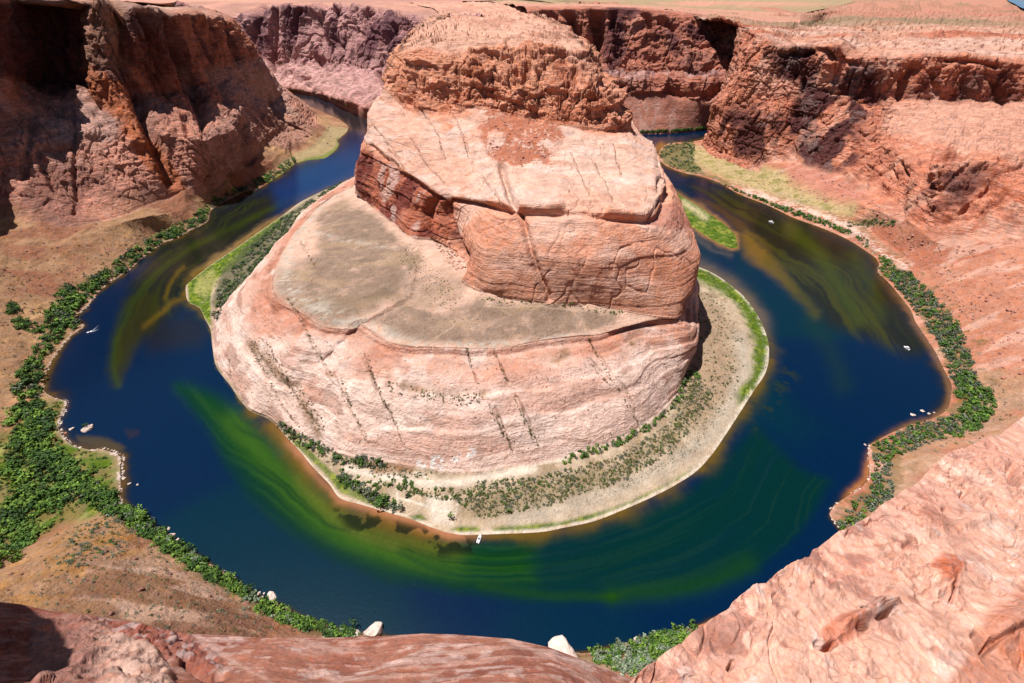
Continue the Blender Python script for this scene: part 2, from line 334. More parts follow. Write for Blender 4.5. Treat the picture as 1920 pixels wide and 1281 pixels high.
P_R = row([W(0,-230,1500,60),W(1,-270,1200,55),W(2,-262,1000,52),W(3,-250,820,54),(4,660,352,54),(5,625,368,52),(6,590,395,52),(7,560,430,51),(8,535,470,51),(9.5,518,505,54),
 (11,511,530,55),(13,514,552,56),(14.5,530,568,56),(16,560,585,56),(18,595,608,56),(20,625,617,56),(22,655,618,56),(23,675,610,56.5),(24,692,620,55.5),(26,731,643,55),(28,784,651,55),(31,850,651,55),
 (33,898,653,55),(35,945,650,55),(37,1009,638,55),(39,1069,631,55),(40,1120,627,55),(41,1155,612,55),(42,1190,600,55),(44,1240,600,54),(46,1275,602,52),(48,1286,590,50),
 (50,1288,570,48),(52,1290,550,48),(54,1285,520,50),(56,1255,470,50),W(58,200,560,50),W(59,215,650,50),W(60,215,900,50),W(61,205,1150,50)])
P_T = row([W(0,-215,1500,80),W(1,-240,1200,75),W(2,-235,1000,72),W(3,-222,800,70),(4,673,360,70),(5.5,682,372,70),(7,700,388,70),(9,740,420,70),(11,775,448,68),(14,806,450,68),
 (17,835,462,68),(19,868,485,68),(21,885,508,67),(23,868,525,66),(25,900,545,66),(27,935,556,66),(29,975,564,66),(31,1035,572,66),(34,1100,572,64),(36,1160,583,62),
 (38,1200,590,60),(40,1235,595,58),(42,1262,597,56),(44,1278,592,54),(46,1286,580,52),(48,1291,560,52),(50,1294,540,52),(52,1296,520,54),(54,1290,500,58),
 (56,1262,455,58),W(58,192,560,65),W(60,205,900,65),W(61,195,1150,70)])
P_M = row([W(0,-210,1500,110),W(1,-225,1200,110),W(3,-215,800,105),(4.5,675,312,None,700),(7,697,335,None,655),(9,735,365,None,610),(11,778,395,None,565),(14,810,400,None,548),
 (17,850,410,None,522),(20,890,425,None,490),(23,915,450,None,450),(26,940,465,None,430),(29,980,480,None,412),(31,1035,485,None,405),(34,1100,490,None,402),
 (36,1160,490,None,405),(38,1210,490,None,410),(40,1245,490,None,416),(42,1275,490,None,424),(44,1290,488,None,432),(46,1299,485,None,440),(48,1299,470,None,455),
 (50,1293,445,None,475),(52,1283,420,None,500),(54,1268,398,None,530),(56,1250,375,None,560),W(58,180,620,100),W(60,195,900,100),W(61,180,1150,110)])
P_L = row([W(0,-205,1500,140),W(1,-215,1200,140),W(3,-208,820,140),(4.5,688,262,None,705),(7,712,285,None,660),(9,745,310,None,620),(11,790,340,None,570),(14,825,366,None,535),
 (17,865,372,None,515),(20,905,378,None,490),(23,940,383,None,465),(26,970,388,None,450),(29,1010,388,None,445),(31,1050,388,None,443),(34,1100,394,None,440),
 (36,1150,400,None,438),(38,1190,402,None,438),(40,1215,402,None,440),(42,1228,395,None,450),(44,1235,380,None,470),(46,1241,360,None,500),(48,1242,345,None,530),
 (50,1238,320,None,570),(52,1232,295,None,620),(54,1222,275,None,680),(56,1213,265,None,740),W(58,195,850,125),W(60,190,1000,130),W(61,170,1150,140)])
P_Bm = row([W(0,-203,1500,160),W(3,-205,860,160),(4.5,690,213,None,735),(7,730,240,None,690),(10,780,270,None,640),(14,830,300,None,600),(18,880,310,None,580),(22,930,315,None,560),
 (26,980,315,None,555),(30,1050,320,None,555),(34,1110,320,None,550),(38,1170,325,None,545),(41,1200,320,None,555),(44,1222,300,None,590),(47,1230,285,None,640),
 (50,1225,272,None,690),(53,1212,262,None,740),(56,1203,256,None,790),W(58,190,880,140),W(60,180,1050,145),W(61,160,1150,160)])
P_N = row([W(0,-200,1500,185),W(3,-198,900,180),(4.5,720,166,None,790),(7,740,185,None,765),(10,765,203,None,735),(14,800,212,None,705),(18,860,213,None,690),(22,900,207,None,690),
 (26,960,218,None,675),(30,1020,230,None,655),(34,1060,238,None,645),(38,1110,245,None,640),(41,1150,248,None,645),(44,1175,247,None,665),(47,1184,246,None,700),
 (50,1184,245,None,750),(53,1180,240,None,800),W(56,170,900,155),W(58,165,1000,165),W(60,150,1150,170),W(61,140,1250,180)])
P_U = row([W(0,-198,1500,215),W(3,-195,950,210),(4.5,738,130,None,830),(7,755,145,None,800),(10,775,155,None,765),(14,810,160,None,735),(18,860,160,None,718),(22,905,158,None,712),
 (26,960,160,None,700),(30,1020,165,None,688),(34,1070,170,None,680),(38,1115,178,None,672),(41,1140,180,None,675),(44,1152,180,None,700),(47,1152,175,None,750),
 (50,1145,165,None,810),W(54,150,950,190),W(58,120,1150,205),W(61,100,1350,215)])
P_S = row([W(0,-196,1500,245),W(3,-190,1000,238),(4.5,748,105,None,870),(7,765,98,None,840),(10,785,92,None,800),(14,830,98,None,770),(18,870,104,None,755),(22,910,98,None,755),
 (26,960,90,None,760),(30,1010,92,None,755),(34,1060,98,None,740),(38,1090,100,None,735),(41,1098,100,None,750),(44,1098,92,None,800),(47,1092,82,None,860),
 (50,1085,74,None,920),(54,1070,62,None,1050),(58,1040,45,None,1250),(61,1010,28,None,1500)])
P_S2 = row([W(0,-180,1700,252),(3,772,72,None,1080),(7,800,72,None,980),(14,850,75,None,930),(22,920,72,None,920),(30,1000,70,None,920),(38,1060,72,None,930),(44,1070,70,None,960),
 (50,1065,64,None,1050),(54,1050,54,None,1180),(58,1025,40,None,1350),(61,1000,26,None,1600)])
P_S3 = row([(0,822,30,None,1800),(3,795,44,None,1500),(14,870,42,None,1450),(30,960,42,None,1400),(44,1010,42,None,1400),(54,1012,36,None,1500),(61,998,22,None,1750)])
P_S4 = row([(0,820,20,None,2300),(14,860,22,None,2200),(30,920,22,None,2200),(44,960,20,None,2200),(61,985,16,None,2300)])
P_S5 = row([(0,760,3,None,5000),(30,880,3,None,5000),(61,990,3,None,5000)])
# ---- far walls
F_0 = row([W(0,-1500,2500,-2),(1,500,165,-2),(2,537,171.5,-2),(3,565,177,-2),(4,600,185,-2),(5,640,204,-2),(6,665,216,-2),(7,690,229,-2),W(8,-300,1350,-2)])
F_1 = row([W(0,-1500,2560,30),(1,500,160,15),(2,537,166,12),(3,565,170,12),(4,600,176,18),(5,640,188,30),(6,670,195,38),(7,705,205,42),W(8,-250,1500,50)])
F_2 = row([W(0,-1500,2600,140),(1,500,115,None,2250),(2,540,112,None,2200),(3,570,110,None,2150),(4,605,115,None,2080),(5,650,125,None,1950),(6,690,132,None,1840),(7,740,135,None,1720),W(8,-150,1600,150)])
F_3 = row([W(0,-1500,2620,200),(1,485,70,None,2300),(2,530,60,None,2240),(3,570,58,None,2190),(4,610,60,None,2110),(5,660,65,None,1990),(6,705,72,None,1880),(7,755,80,None,1760),W(8,-120,1620,200)])
F_4 = row([W(0,-1500,2650,268),(1,455,30,None,2400),(2,520,14,None,2280),(3,560,11,None,2230),(4,620,9,None,2150),(5,680,13,None,2030),(6,730,20,None,1930),(7,790,33,None,1790),W(8,-80,1650,250)])
F_5 = row([(0,200,2,None,5000),(8,860,2,None,5000)])
F_6 = row([(0,-900,-6,None,50000),(8,1100,-6,None,50000)])
G_0 = row([(0,1090,257,-2),(1,1150,256,-2),(2,1204,254,-2),(3,1260,252,-2),(4,1323,246,-2),(5,1370,240,-2),W(6,700,1500,-2)])
G_00 = row([(0,1090,252,5),(1,1150,251,5),(2,1204,248,5),(3,1260,246,5),(4,1323,241,5),(5,1370,236,5),W(6,710,1510,5)])
G_1 = row([(0,1060,190,None,1440),(1,1120,185,None,1440),(2,1185,178,None,1440),(3,1250,176,None,1430),(4,1320,190,None,1410),(5,1380,195,None,1390),W(6,750,1560,60)])
G_2 = row([(0,1040,150,None,1470),(1,1110,150,None,1470),(2,1150,148,None,1465),(3,1250,148,None,1455),(4,1340,150,None,1435),(5,1400,150,None,1410),W(6,780,1600,110)])
G_3 = row([(0,1020,130,None,1560),(1,1090,138,None,1560),(2,1150,140,None,1540),(3,1250,140,None,1530),(4,1350,140,None,1510),(5,1420,140,None,1480),W(6,800,1640,130)])
G_4 = row([(0,1010,85,None,1600),(1,1080,95,None,1600),(2,1140,95,None,1590),(3,1250,85,None,1590),(4,1350,90,None,1570),(5,1420,95,None,1540),W(6,820,1680,190)])
G_5 = row([(0,985,13,None,1720),(.6,1025,13,None,1690),(1,1075,12,None,1660),(2,1160,13,None,1650),(3,1250,20,None,1660),(4,1330,32,None,1660),(5,1410,42,None,1650),(6,1500,48,None,1750)])
G_6 = row([(0,940,6,None,4000),(2,1150,8,None,3500),(4,1350,15,None,3000),(6,1500,25,None,2800)])
G_7 = row([(0,800,-6,None,50000),(6,1650,-6,None,50000)])
# ================================================================== terrain
ROCK = rock_mat('sandstone', 1.0, bump=.85)
ROCKFAR = rock_mat('sandstone_far', 1.7, bump=.9)
STEP = 1.75
def joints(P, sc, zst, off, tilt=.35):
    """upright jointed blocks: flat-faced, narrow cracks between"""
    Q = np.stack([P[..., 0]/sc, P[..., 1]/sc, P[..., 2]/(sc*zst)], -1); F1, F2, ID = worley(Q, off)
    return ID+tilt*ID*((P[..., 2]/(sc*zst)) % 1)-1.1*np.exp(-(np.maximum(F2-F1, 0)/.045)**2)
def rockify(G, N, m, s=1.0, fn=1.0, rib=0, led=1.0, blk=0, jb=0, js=18.0, jz=3.2, off=0, per=11.0, big=6.0, crk=1.0, bs=16.0):
    P = G.astype(np.float32)
    d = big*s*fbm(P, 70*s, 3, off=off)+2.2*fn*s*fbm(P, 14*s, 4, gain=.55, off=off+3)
    if np.ndim(rib) or rib: d += rib*(fbm(P, 42*s, 3, off=off+5, ridge=True, st=(1, 1, .22))-.2)
    if np.ndim(led) or led:
        for pr, am, o in ((per, 1.0, 0), (per*.31, .38, 7)):
            q = (P[..., 2]+7*s*fbm(P, 80*s, 2, off=off+9+o))/(pr*s); fl = np.floor(q); fr = q-fl
            la = noise3(np.stack([fl*7.3+.5, P[..., 0]/(90*s), P[..., 1]/(90*s)], -1), off+o)*.9+.35
            d += led*s*am*2.6*np.clip(la, 0, 1.2)*(sst(0, .12, fr)*(1-.55*fr))
    if np.ndim(crk) or crk:
        c = np.abs(fbm(P, 36*s, 3, off=off+12, st=(1, 1, .55))); d -= crk*s*2.6*np.exp(-(c/.028)**2)
    if np.ndim(blk) or blk:
        F1, F2, ID = worley(np.stack([P[..., 0]+.45*P[..., 2], P[..., 1], P[..., 2]*.72-.25*P[..., 0]], -1)/bs+.25*fbm(P, 40, 2, off=4)[..., None], off)
        d = d+blk*(np.minimum(F2-F1, .10)/.10*.9+ID*1.25+.9*np.minimum(F1, .6)*np.sign(ID)-.6)
    if np.ndim(jb) or jb:
        mm = np.broadcast_to(m*jb, P.shape[:2]); ok = mm > .05; dj = np.zeros(P.shape[:2]); Pw = P[ok]+3*s*np.stack([noise3(P[ok]/(30*s), off+31), noise3(P[ok]/(30*s), off+32), noise3(P[ok]/(30*s), off+33)], -1)
        dj[ok] = joints(Pw, js*s, jz, off)+.45*joints(Pw, js*.42*s, jz*.6, off+5); d = d+jb*dj
    return G+N*(d*m)[..., None]
def grooves(G, N, px, py, lst, m=1.0):
    sc_ = np.maximum(proj(G)[2]/500, .6)[..., None]; px = px+4*fbm(G/sc_, 12, 3, off=71); py = py+4*fbm(G/sc_, 12, 3, off=72)
    d = np.zeros(px.shape)
    for pts, w, dep in lst:
        xs = [p[0] for p in pts]; ys = [p[1] for p in pts]
        b = (px > min(xs)-3*w) & (px < max(xs)+3*w) & (py > min(ys)-3*w) & (py < max(ys)+3*w)
        if b.any(): d[b] += dep*np.exp(-(dline(px[b], py[b], pts)/w)**2)
    return G-N*(d*m)[..., None]
def col4(shape): 
    c = np.ones(shape+(4,)); return c
def vis_uv(G):
    x, y, d = proj(G); return x.astype(np.float32), y.astype(np.float32)
def wob(P, s, a, off):   # slight irregularity for outlines
    return a*fbm(P, s, 3, off=off)
BANKS = {}   # name -> (points, px, py, normals) used to set plants and stones on the ground

def varnish(P, off, st=(1, 1, .16), sc=34):
    return sst(.02, .30, fbm(P, sc, 4, off=off, st=st))

# ---------------------------------------------------------------- left bank and left canyon wall
f0, f1 = shore_rows(list(enumerate(LSH)), L_S, 10)
G, V, U = loft([f0, f1, L_S, L_T, L_B, L_M, L_U, L_R, L_K], [5, 26, 60, 60, 95, 70, 80, 14], 0, 65, STEP)
P0 = G.copy(); px, py = vis_uv(G); N = smoothn(gnormals(G), 4)
clf = sst(3.75, 4.25, V+.3*fbm(G, 60, 3, off=2))*(U < 44) + sst(4.3, 4.8, V)*(U >= 44)
clf = np.clip(clf+sst(10.5, 9, np.abs(U-1))*0, 0, 1)
spur = (U > 0)*(U < 12.5)*sst(2.4, 3.0, V); clf = np.maximum(clf, spur*.8)
top = sst(6.9, 7.1, V)
G = grooves(G, N, px, py, [
 ([(228,14),(236,110),(262,200),(300,300),(318,340)], 11, 30), ([(262,30),(292,100),(318,170)], 9, 20), ([(318,40),(335,100),(368,180),(388,235)], 12, 28),
 ([(378,48),(402,110),(425,190)], 9, 20), ([(424,56),(446,112)], 8, 16), ([(452,240),(460,275),(464,300)], 11, 17), ([(394,338),(400,362)], 9, 12),
 ([(430,335),(448,345)], 9, 12), ([(70,275),(100,282),(135,278)], 6, 9), ([(70,285),(85,320),(100,350)], 6, 8), ([(345,215),(352,250)], 7, 12),
 ([(60,240),(40,330)], 7, 9), ([(140,200),(141,300),(139,400)], 4, 6), ([(205,180),(185,205)], 4, 7), ([(500,175),(512,215)], 4, 7), ([(470,160),(480,185)], 6, 10),
 ([(545,272),(552,302)], 4, 5)])
G = grooves(G, N, px, py, [([(205,150),(240,215),(290,300),(345,368)], 15, -13), ([(195,10),(200,100),(205,160)], 16, -10), ([(445,215),(440,300),(425,345)], 13, -9),
 ([(487,165),(500,215)], 9, -7), ([(345,80),(365,150)], 8, -8)])
G = rockify(G, N, clf*(1-.8*top)*(1-.75*sst(4.55, 4.0, V)*(V < 5)*(U > 13)), s=1.0, rib=9*sst(3.9, 5.2, 0*V+V), led=1.1, off=1, big=5, crk=1.3, jb=(2.2+2.6*sst(5.6, 6.2, V))*(U < 30), js=21)
soil = 1-clf
gul = fbm(np.stack([P0[..., 0]*1.0, P0[..., 1]*.45, P0[..., 2]*.4], -1), 26, 4, off=26, ridge=True); G[..., 2] += soil*sst(2.3, 3.0, V)*2.2*gul
G[..., 2] += soil*sst(1.2, 1.9, V)*(2.2*fbm(P0, 45, 3, off=21)+.8*fbm(P0, 7, 3, off=22))+soil*sst(2.2, 3.2, V)*2.6*fbm(P0, (26, 60, 60), 3, off=23, ridge=True)
G[..., 2] += sst(1.02, 1.3, V)*.6*(fbm(P0, 5, 3, off=24)+.4)*(V < 3)
G[..., 2] += top*7*fbm(P0, (160, 90, 90), 4, off=25)
px1, py1 = vis_uv(G)
c = col4(V.shape); rgb = np.zeros(V.shape+(3,)); rgb[:] = A(178, 140, 110)
n1 = fbm(P0, 60, 4, off=31); n2 = fbm(P0, 12, 4, off=32); n3 = fbm(P0, 3.5, 3, off=33)
rgb = mixc(rgb, A(155, 105, 85), sst(.0, .35, n1)*.8); rgb = mixc(rgb, A(138, 96, 76), sst(.15, .5, -gul)*.5); rgb = mixc(rgb, A(205, 165, 125), sst(.1, .4, -n1+.4*n2)*.7)
# dark brown crust on the near mound
md = pmask(px, py, [(180,1060),(300,1045),(420,1110),(500,1170),(480,1215),(250,1240),(60,1190),(100,1110)], 22)
rgb = mixc(rgb, A(140, 104, 84), md*(.75+.5*n2)); rgb = mixc(rgb, A(196, 160, 138), md*sst(.12, .4, fbm(P0, (40, 10, 40), 4, off=34)))
gold = pmask(px, py, [(10,1060),(120,990),(230,960),(260,1030),(180,1090),(60,1150),(-30,1150)], 15)
rgb = mixc(rgb, A(190, 140, 85), gold*.6*sst(-.2, .3, n2))
# rock walls
wc = np.zeros_like(rgb); wc[:] = A(180, 120, 100, 1.0)
wc = mixc(wc, A(185, 150, 138, 1.2), sst(0, .3, n1)*.8); wc = mixc(wc, A(135, 88, 76, 1.2), sst(.0, .3, -n2)*.55)
wc = mixc(wc, A(200, 152, 134, 1.0), sst(5.9, 5.3, V)*.6); wc = mixc(wc, A(88, 58, 58, 1.15), varnish(P0, 40)*(.45+.35*(V > 5.7)))  # lower slabs painted lighter for sunlight they lack, then desert varnish
wc = mixc(wc, A(178, 112, 84, 1.1), pmask(px, py, [(170,120),(235,170),(300,270),(365,375),(330,375),(270,310),(220,230),(165,170)], 7)*.9)
wc = mixc(wc, A(200, 172, 160, 1.2), pmask(px, py, [(375,130),(480,115),(520,160),(560,220),(470,200),(400,160)], 12)*.55)
wc = mixc(wc, A(185, 160, 150, 1.2), pmask(px, py, [(60,230),(150,185),(230,235),(210,265),(120,260)], 10)*.5)
wc = mixc(wc, A(170, 128, 108, 1.2), sst(5.9, 6.6, V)*(px > 160)*(px < 240)*.8)
wc = mixc(wc, A(176, 136, 122, 1.2), pmask(px, py, [(380,240),(470,200),(580,230),(590,270),(540,310),(440,345),(380,350)], 14)*.7)
wc = mixc(wc, A(70, 40, 48, 1.3), pmask(px, py, [(-60,0),(155,-5),(168,160),(120,185),(60,170),(20,140),(-60,160)], 8)*(V > 5.6)*(V < 6.98)*.8+pmask(px, py, [(228,20),(300,25),(330,110),(300,180),(250,120)], 8)*(V < 6.98)*.6)  # shade of the upper-left alcove and gully put into the wall colour
wc = mixc(wc, A(222, 182, 160, 1.5), top*.9)
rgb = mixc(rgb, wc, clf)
rgb = mixc(rgb, A(180, 165, 125), (V < 2.2)*(U > 5)*(U < 13)*.7)
# green flats and undergrowth on the soil
gr = pmask(px, py, [(118,745),(128,760),(117,799),(121,819),(180,843),(232,856),(231,875),(225,938),(200,960),(110,985),(0,1040),(-60,1040),(-60,830),(40,800),(60,760)], 10)
rgb = mixc(rgb, A(96, 116, 46), gr*(.55+.9*sst(-.1, .3, n2)).clip(0, 1)); rgb = mixc(rgb, A(165, 165, 95), gr*sst(.22, .45, fbm(P0, 9, 3, off=36))*.8)
vj = V+.5*n2+.3*n3; rgb = mixc(rgb, A(96, 92, 58), (sst(1.1, 1.35, vj)*sst(2.1, 1.7, vj)*((U > 14)*(U < 34)+(U > 47)))*.6)
sh = sst(1.13, 1.0, V)*(U > 16); rgb = mixc(rgb, A(190, 165, 140), sh*.7)
rgb = mixc(rgb, A(110, 128, 56), stroke(px, py, [(634,262),(636,272),(628,282),(605,296),(577,300),(550,310),(530,326),(505,342)], 4)*(V > 1)*(V < 2.2)*.9)
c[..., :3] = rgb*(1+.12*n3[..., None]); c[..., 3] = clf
keep = np.isfinite(px1)
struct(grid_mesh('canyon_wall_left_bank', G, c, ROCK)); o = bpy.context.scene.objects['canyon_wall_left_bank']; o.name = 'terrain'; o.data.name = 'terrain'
BANKS['L'] = (G, px1, py1, V, U)

# ---------------------------------------------------------------- right bank, right canyon wall and the plateau above it
f0, f1 = shore_rows(list(enumerate(RSH)), R_S, 10)
G, V, U = loft([f0, f1, R_S, R_T, R_B, R_A, R_D, R_U, R_R, R_K1, R_K2, R_K3], [5, 26, 55, 55, 85, 30, 60, 55, 45, 25, 16], 0, 52, STEP)
P0 = G.copy(); px, py = vis_uv(G); N = smoothn(gnormals(G), 4)
n1 = fbm(P0, 60, 4, off=131); n2 = fbm(P0, 12, 4, off=132); n3 = fbm(P0, 3.5, 3, off=133)
clf = sst(3.85, 4.15, V+.25*n1)*(U < 40)+sst(5.5, 6, V)*(U >= 40)
clf = np.maximum(clf, sst(2.9, 3.2, V)*(U < 9)); top = sst(7.9, 8.15, V)
clf = np.maximum(clf, pmask(px, py, [(1640,350),(1740,380),(1735,400),(1700,412),(1600,412),(1610,380)], 8)*.8)
G = grooves(G, N, px, py, [
 ([(1508,150),(1502,200),(1488,290)], 5, 8), ([(1466,100),(1500,104),(1522,100)], 6, 14), ([(1540,95),(1560,108)], 7, 16), ([(1585,112),(1610,122)], 6, 9),
 ([(1712,128),(1698,150),(1686,178)], 8, 16), ([(1745,140),(1760,175)], 7, 8), ([(1780,112),(1830,116),(1872,124)], 6, 13), ([(1850,140),(1868,160),(1880,190)], 8, 15),
 ([(1800,150),(1812,180)], 6, 8), ([(1735,304),(1765,298),(1806,292)], 8, 16), ([(1742,402),(1762,365),(1790,330),(1822,308)], 4.5, 7), ([(1798,406),(1822,382),(1852,358)], 3.5, 7),
 ([(1865,336),(1895,322),(1915,318)], 5, 7), ([(1770,420),(1830,410),(1880,380)], 4, 4), ([(1698,235),(1640,250)], 3, 4), ([(1690,308),(1700,328)], 4, 8), ([(1672,315),(1680,335)], 3, 6),
 ([(1755,214),(1800,222)], 3, 4), ([(1440,180),(1438,190)], 4, 5), ([(1400,240),(1420,250)], 3, 4), ([(1600,330),(1612,345)], 4, 6)])
G = grooves(G, N, px, py, [([(1590,330),(1600,345),(1622,352)], 8, -9), ([(1730,120),(1735,175)], 9, -9), ([(1820,125),(1825,180)], 12, -9), ([(1660,345),(1670,352)], 6, -5)])
right = sst(1640, 1720, px); dome = pmask(px, py, [(1700,420),(1760,300),(1930,285),(1990,300),(1990,460),(1760,452)], 10)
dd_ = fbm(np.stack([P0[..., 0]*.75+P0[..., 2]*.75, P0[..., 1]*.6, (P0[..., 2]-P0[..., 0])*.18], -1), 15, 4, off=150, ridge=True); G = G+N*(dome*11*dd_*sst(4.0, 4.35, V))[..., None]
G = rockify(G, N, clf*(1-.7*top)*(1-.3*right*(V < 7))*(1-.75*sst(4.4, 4.0, V)*(U > 9)), s=1.0, rib=10*sst(4, 5, V)*(1-right*.6), led=1.3, off=101, big=6, crk=1.4, jb=2.6*(1-dome*.7)*(1-top)*(1-.6*(V > 5)*(V < 7)*right), js=20, jz=1.8)
soil = 1-clf
G[..., 2] += soil*sst(1.3, 2.2, V)*(1.8*fbm(P0, 45, 3, off=121)+.8*fbm(P0, 7, 3, off=122))+soil*sst(2.3, 3.2, V)*2.2*fbm(P0, (28, 60, 60), 3, off=123, ridge=True)
G[..., 2] += soil*sst(1.05, 1.3, V)*.5*(fbm(P0, 5, 3, off=124)+.4)
tq = fbm(P0, (170, 90, 90), 3, gain=.4, off=125); far = sst(1200, 3000, P0[..., 1])
q = tq*6; q2 = fbm(P0, (120, 45, 45), 2, gain=.35, off=151)*7; G[..., 2] += top*sst(8.05, 8.3, V)*(13*tq+4.5*(q-np.floor(q))+2.6*(q2-np.floor(q2)))*(1+.9*far)
px1, py1 = vis_uv(G)
rgb = np.zeros(V.shape+(3,)); rgb[:] = A(206, 146, 122)
rgb = mixc(rgb, A(190, 126, 104), sst(0, .35, n1)*.8); rgb = mixc(rgb, A(226, 182, 162), sst(.05, .35, fbm(P0, (60, 14, 30), 4, off=134))*.7)
bar = pmask(px, py, [(1300,272),(1360,292),(1460,320),(1560,365),(1660,400),(1640,415),(1560,402),(1470,374),(1380,345),(1310,315),(1290,290)], 10)
rgb = mixc(rgb, A(196, 178, 132), bar*.85); rgb = mixc(rgb, A(150, 142, 85), bar*sst(.05, .3, n2)*.7)
rgb = mixc(rgb, A(205, 142, 124), pmask(px, py, [(1480,300),(1560,330),(1640,370),(1580,385),(1480,345)], 14)*.8)
pr = stroke(px, py, [(1380,352),(1440,372),(1500,392),(1560,412),(1600,430),(1625,450),(1660,478),(1700,500)], 9)*(V > 1.25)*(V < 3.2)
rgb = mixc(rgb, A(236, 208, 190), pr*sst(-.25, .1, n3+n2)*.9)
rgb = mixc(rgb, A(150, 140, 100), pmask(px, py, [(1590,415),(1680,412),(1672,424),(1600,424)], 5)*.6)
wc = np.zeros_like(rgb); wc[:] = A(214, 148, 124, 1.15)
wc = mixc(wc, A(232, 182, 160, 1.35), sst(0, .3, n1)*.7); wc = mixc(wc, A(176, 108, 88, 1.2), sst(.0, .3, -n2)*.55)
vz = pmask(px, py, [(1500,90),(1570,95),(1640,130),(1650,200),(1600,240),(1610,300),(1560,330),(1500,300),(1470,240),(1500,170),(1460,140),(1450,105)], 22)
vz = np.maximum(vz, .75*pmask(px, py, [(1335,215),(1420,190),(1480,220),(1480,290),(1400,300),(1340,265)], 18)); vz = np.maximum(vz, .6*pmask(px, py, [(1690,130),(1900,130),(1920,200),(1700,190)], 12))
vz = np.maximum(vz, .6*pmask(px, py, [(1750,330),(1830,310),(1860,330),(1790,400),(1745,400)], 10)); 
vn = sst(-.12, .14, fbm(P0, 38, 4, off=140, st=(1, 1, .45))+.12*n2)
wc = mixc(wc, A(84, 50, 50, 1.15), np.clip(vz*vn*1.25+.18*varnish(P0, 141), 0, 1)*.95)
wc = mixc(wc, A(140, 118, 112, 1.2), vz*sst(.18, .3, fbm(P0, 22, 3, off=142, st=(1, 1, .25)))*.55)
sl_ = pmask(px, py, [(1660,195),(1930,190),(1930,290),(1810,285),(1720,262),(1650,250)], 12); wc = mixc(wc, A(228, 176, 154, 1.35), sl_*.8)
wc = mixc(wc, A(232, 172, 150, 1.4), pmask(px, py, [(1420,148),(1500,152),(1500,178),(1400,180)], 6)*.7)
wc = mixc(wc, A(224, 172, 148, 1.42), top)
rgb = mixc(rgb, wc, clf)
tst = fbm(P0, (260, 60, 60), 5, off=143); fl = sst(8.6, 9.4, V)
rgb = mixc(rgb, A(198, 126, 102, 1.4), top*sst(-.05, .3, tst)*.9); rgb = mixc(rgb, A(240, 204, 186, 1.45), top*sst(.05, .3, -tst)*.55); rgb = mixc(rgb, A(150, 92, 78, 1.4), top*np.exp(-(np.minimum((q-np.floor(q)), 1-(q-np.floor(q)))/.07)**2)*.7+top*np.exp(-(np.minimum((q2-np.floor(q2)), 1-(q2-np.floor(q2)))/.06)**2)*.45)  # slickrock tones; ledge shadows painted as dark lines at the step edges
rgb = mixc(rgb, A(196, 150, 128), fl*.8); rgb = mixc(rgb, A(150, 138, 108), fl*sst(-.05, .2, fbm(P0, (1500, 500, 300), 4, off=144))*.85); rgb = mixc(rgb, A(215, 150, 130), fl*sst(.1, .3, fbm(P0, (2500, 400, 300), 3, off=145))*.6)
veg = pmask(px, py, [(1235,285),(1250,272),(1300,266),(1300,300),(1320,325),(1290,322),(1245,308)], 4)
rgb = mixc(rgb, A(105, 110, 66), veg*.8)
vj = V+.5*n2+.3*n3; rgb = mixc(rgb, A(100, 104, 60), sst(1.1, 1.35, vj)*sst(2.1, 1.7, vj)*(U > 7)*.6*(1-pr)); rgb = mixc(rgb, A(186, 154, 126), sst(2.7, 2.1, vj)*sst(1.6, 2.0, vj)*(U > 27)*.7)
rgb = mixc(rgb, A(196, 160, 124), sst(1.06, 1.0, V)*(U > 6)*.6)
c = col4(V.shape); c[..., :3] = rgb*(1+.12*n3[..., None]); c[..., 3] = clf*(1-.2*top)
struct(grid_mesh('terrain', G, c, ROCK)); BANKS['R'] = (G, px1, py1, V, U)

# ---------------------------------------------------------------- the horseshoe peninsula
f1 = row([W(0,-260,1500,0),W(1,-330,1200,0)]+[(i,p[0],p[1],0.0) for i,p in enumerate(PSH) if p])
u_, P_ = f1; I_ = evalrow(P_R, u_); d_ = P_-I_; d_[:,2] = 0; d_ /= np.linalg.norm(d_,axis=1,keepdims=True); Q_ = P_+d_*8; Q_[:,2] = -4; f0 = (u_, Q_)
G, V, U = loft([f0,f1,P_B,P_R,P_T,P_M,P_L,P_Bm,P_N,P_U,P_S,P_S2,P_S3,P_S4,P_S5],[4,50,95,60,60,50,50,50,45,40,26,22,14,8],0,61,STEP, sm=2)
P0 = G.copy(); px, py = vis_uv(G); N = smoothn(gnormals(G), 5)
n1 = fbm(P0, 60, 4, off=231); n2 = fbm(P0, 12, 4, off=232); n3 = fbm(P0, 3.5, 3, off=233); fr_ = (U < 57)
t3 = sst(2.0, 2.5, V)*sst(3.0, 2.6, V)
G = G+N*(9*np.sin(np.pi*np.clip(V-2, 0, 1))*(V > 2)*(V < 3))[..., None]          # the convex slickrock apron
hq = np.clip(V-2, 0, 1)+.10*fbm(P0, 60, 3, off=280); ap = (V > 2)*(V < 3)*1.0
for h0, am_ in ((.30, 2.4), (.56, 3.0), (.78, 2.2)): G = G-N*(ap*am_*(.35+.65*sst(-.2, .3, fbm(P0, 70, 2, off=int(h0*100))))*sst(h0-.012, h0+.02, hq)*sst(h0+.16, h0+.03, hq))[..., None]
G = G+N*(ap*np.sin(np.pi*np.clip(V-2, 0, 1))*3.4*fbm(P0, (34, 34, 120), 3, off=281))[..., None]
G = G+N*(5*np.sin(np.pi*np.clip((V-4)/2, 0, 1))*(V > 4)*(V < 6)*fr_)[..., None]
bench = (V > 6)*(V < 8)
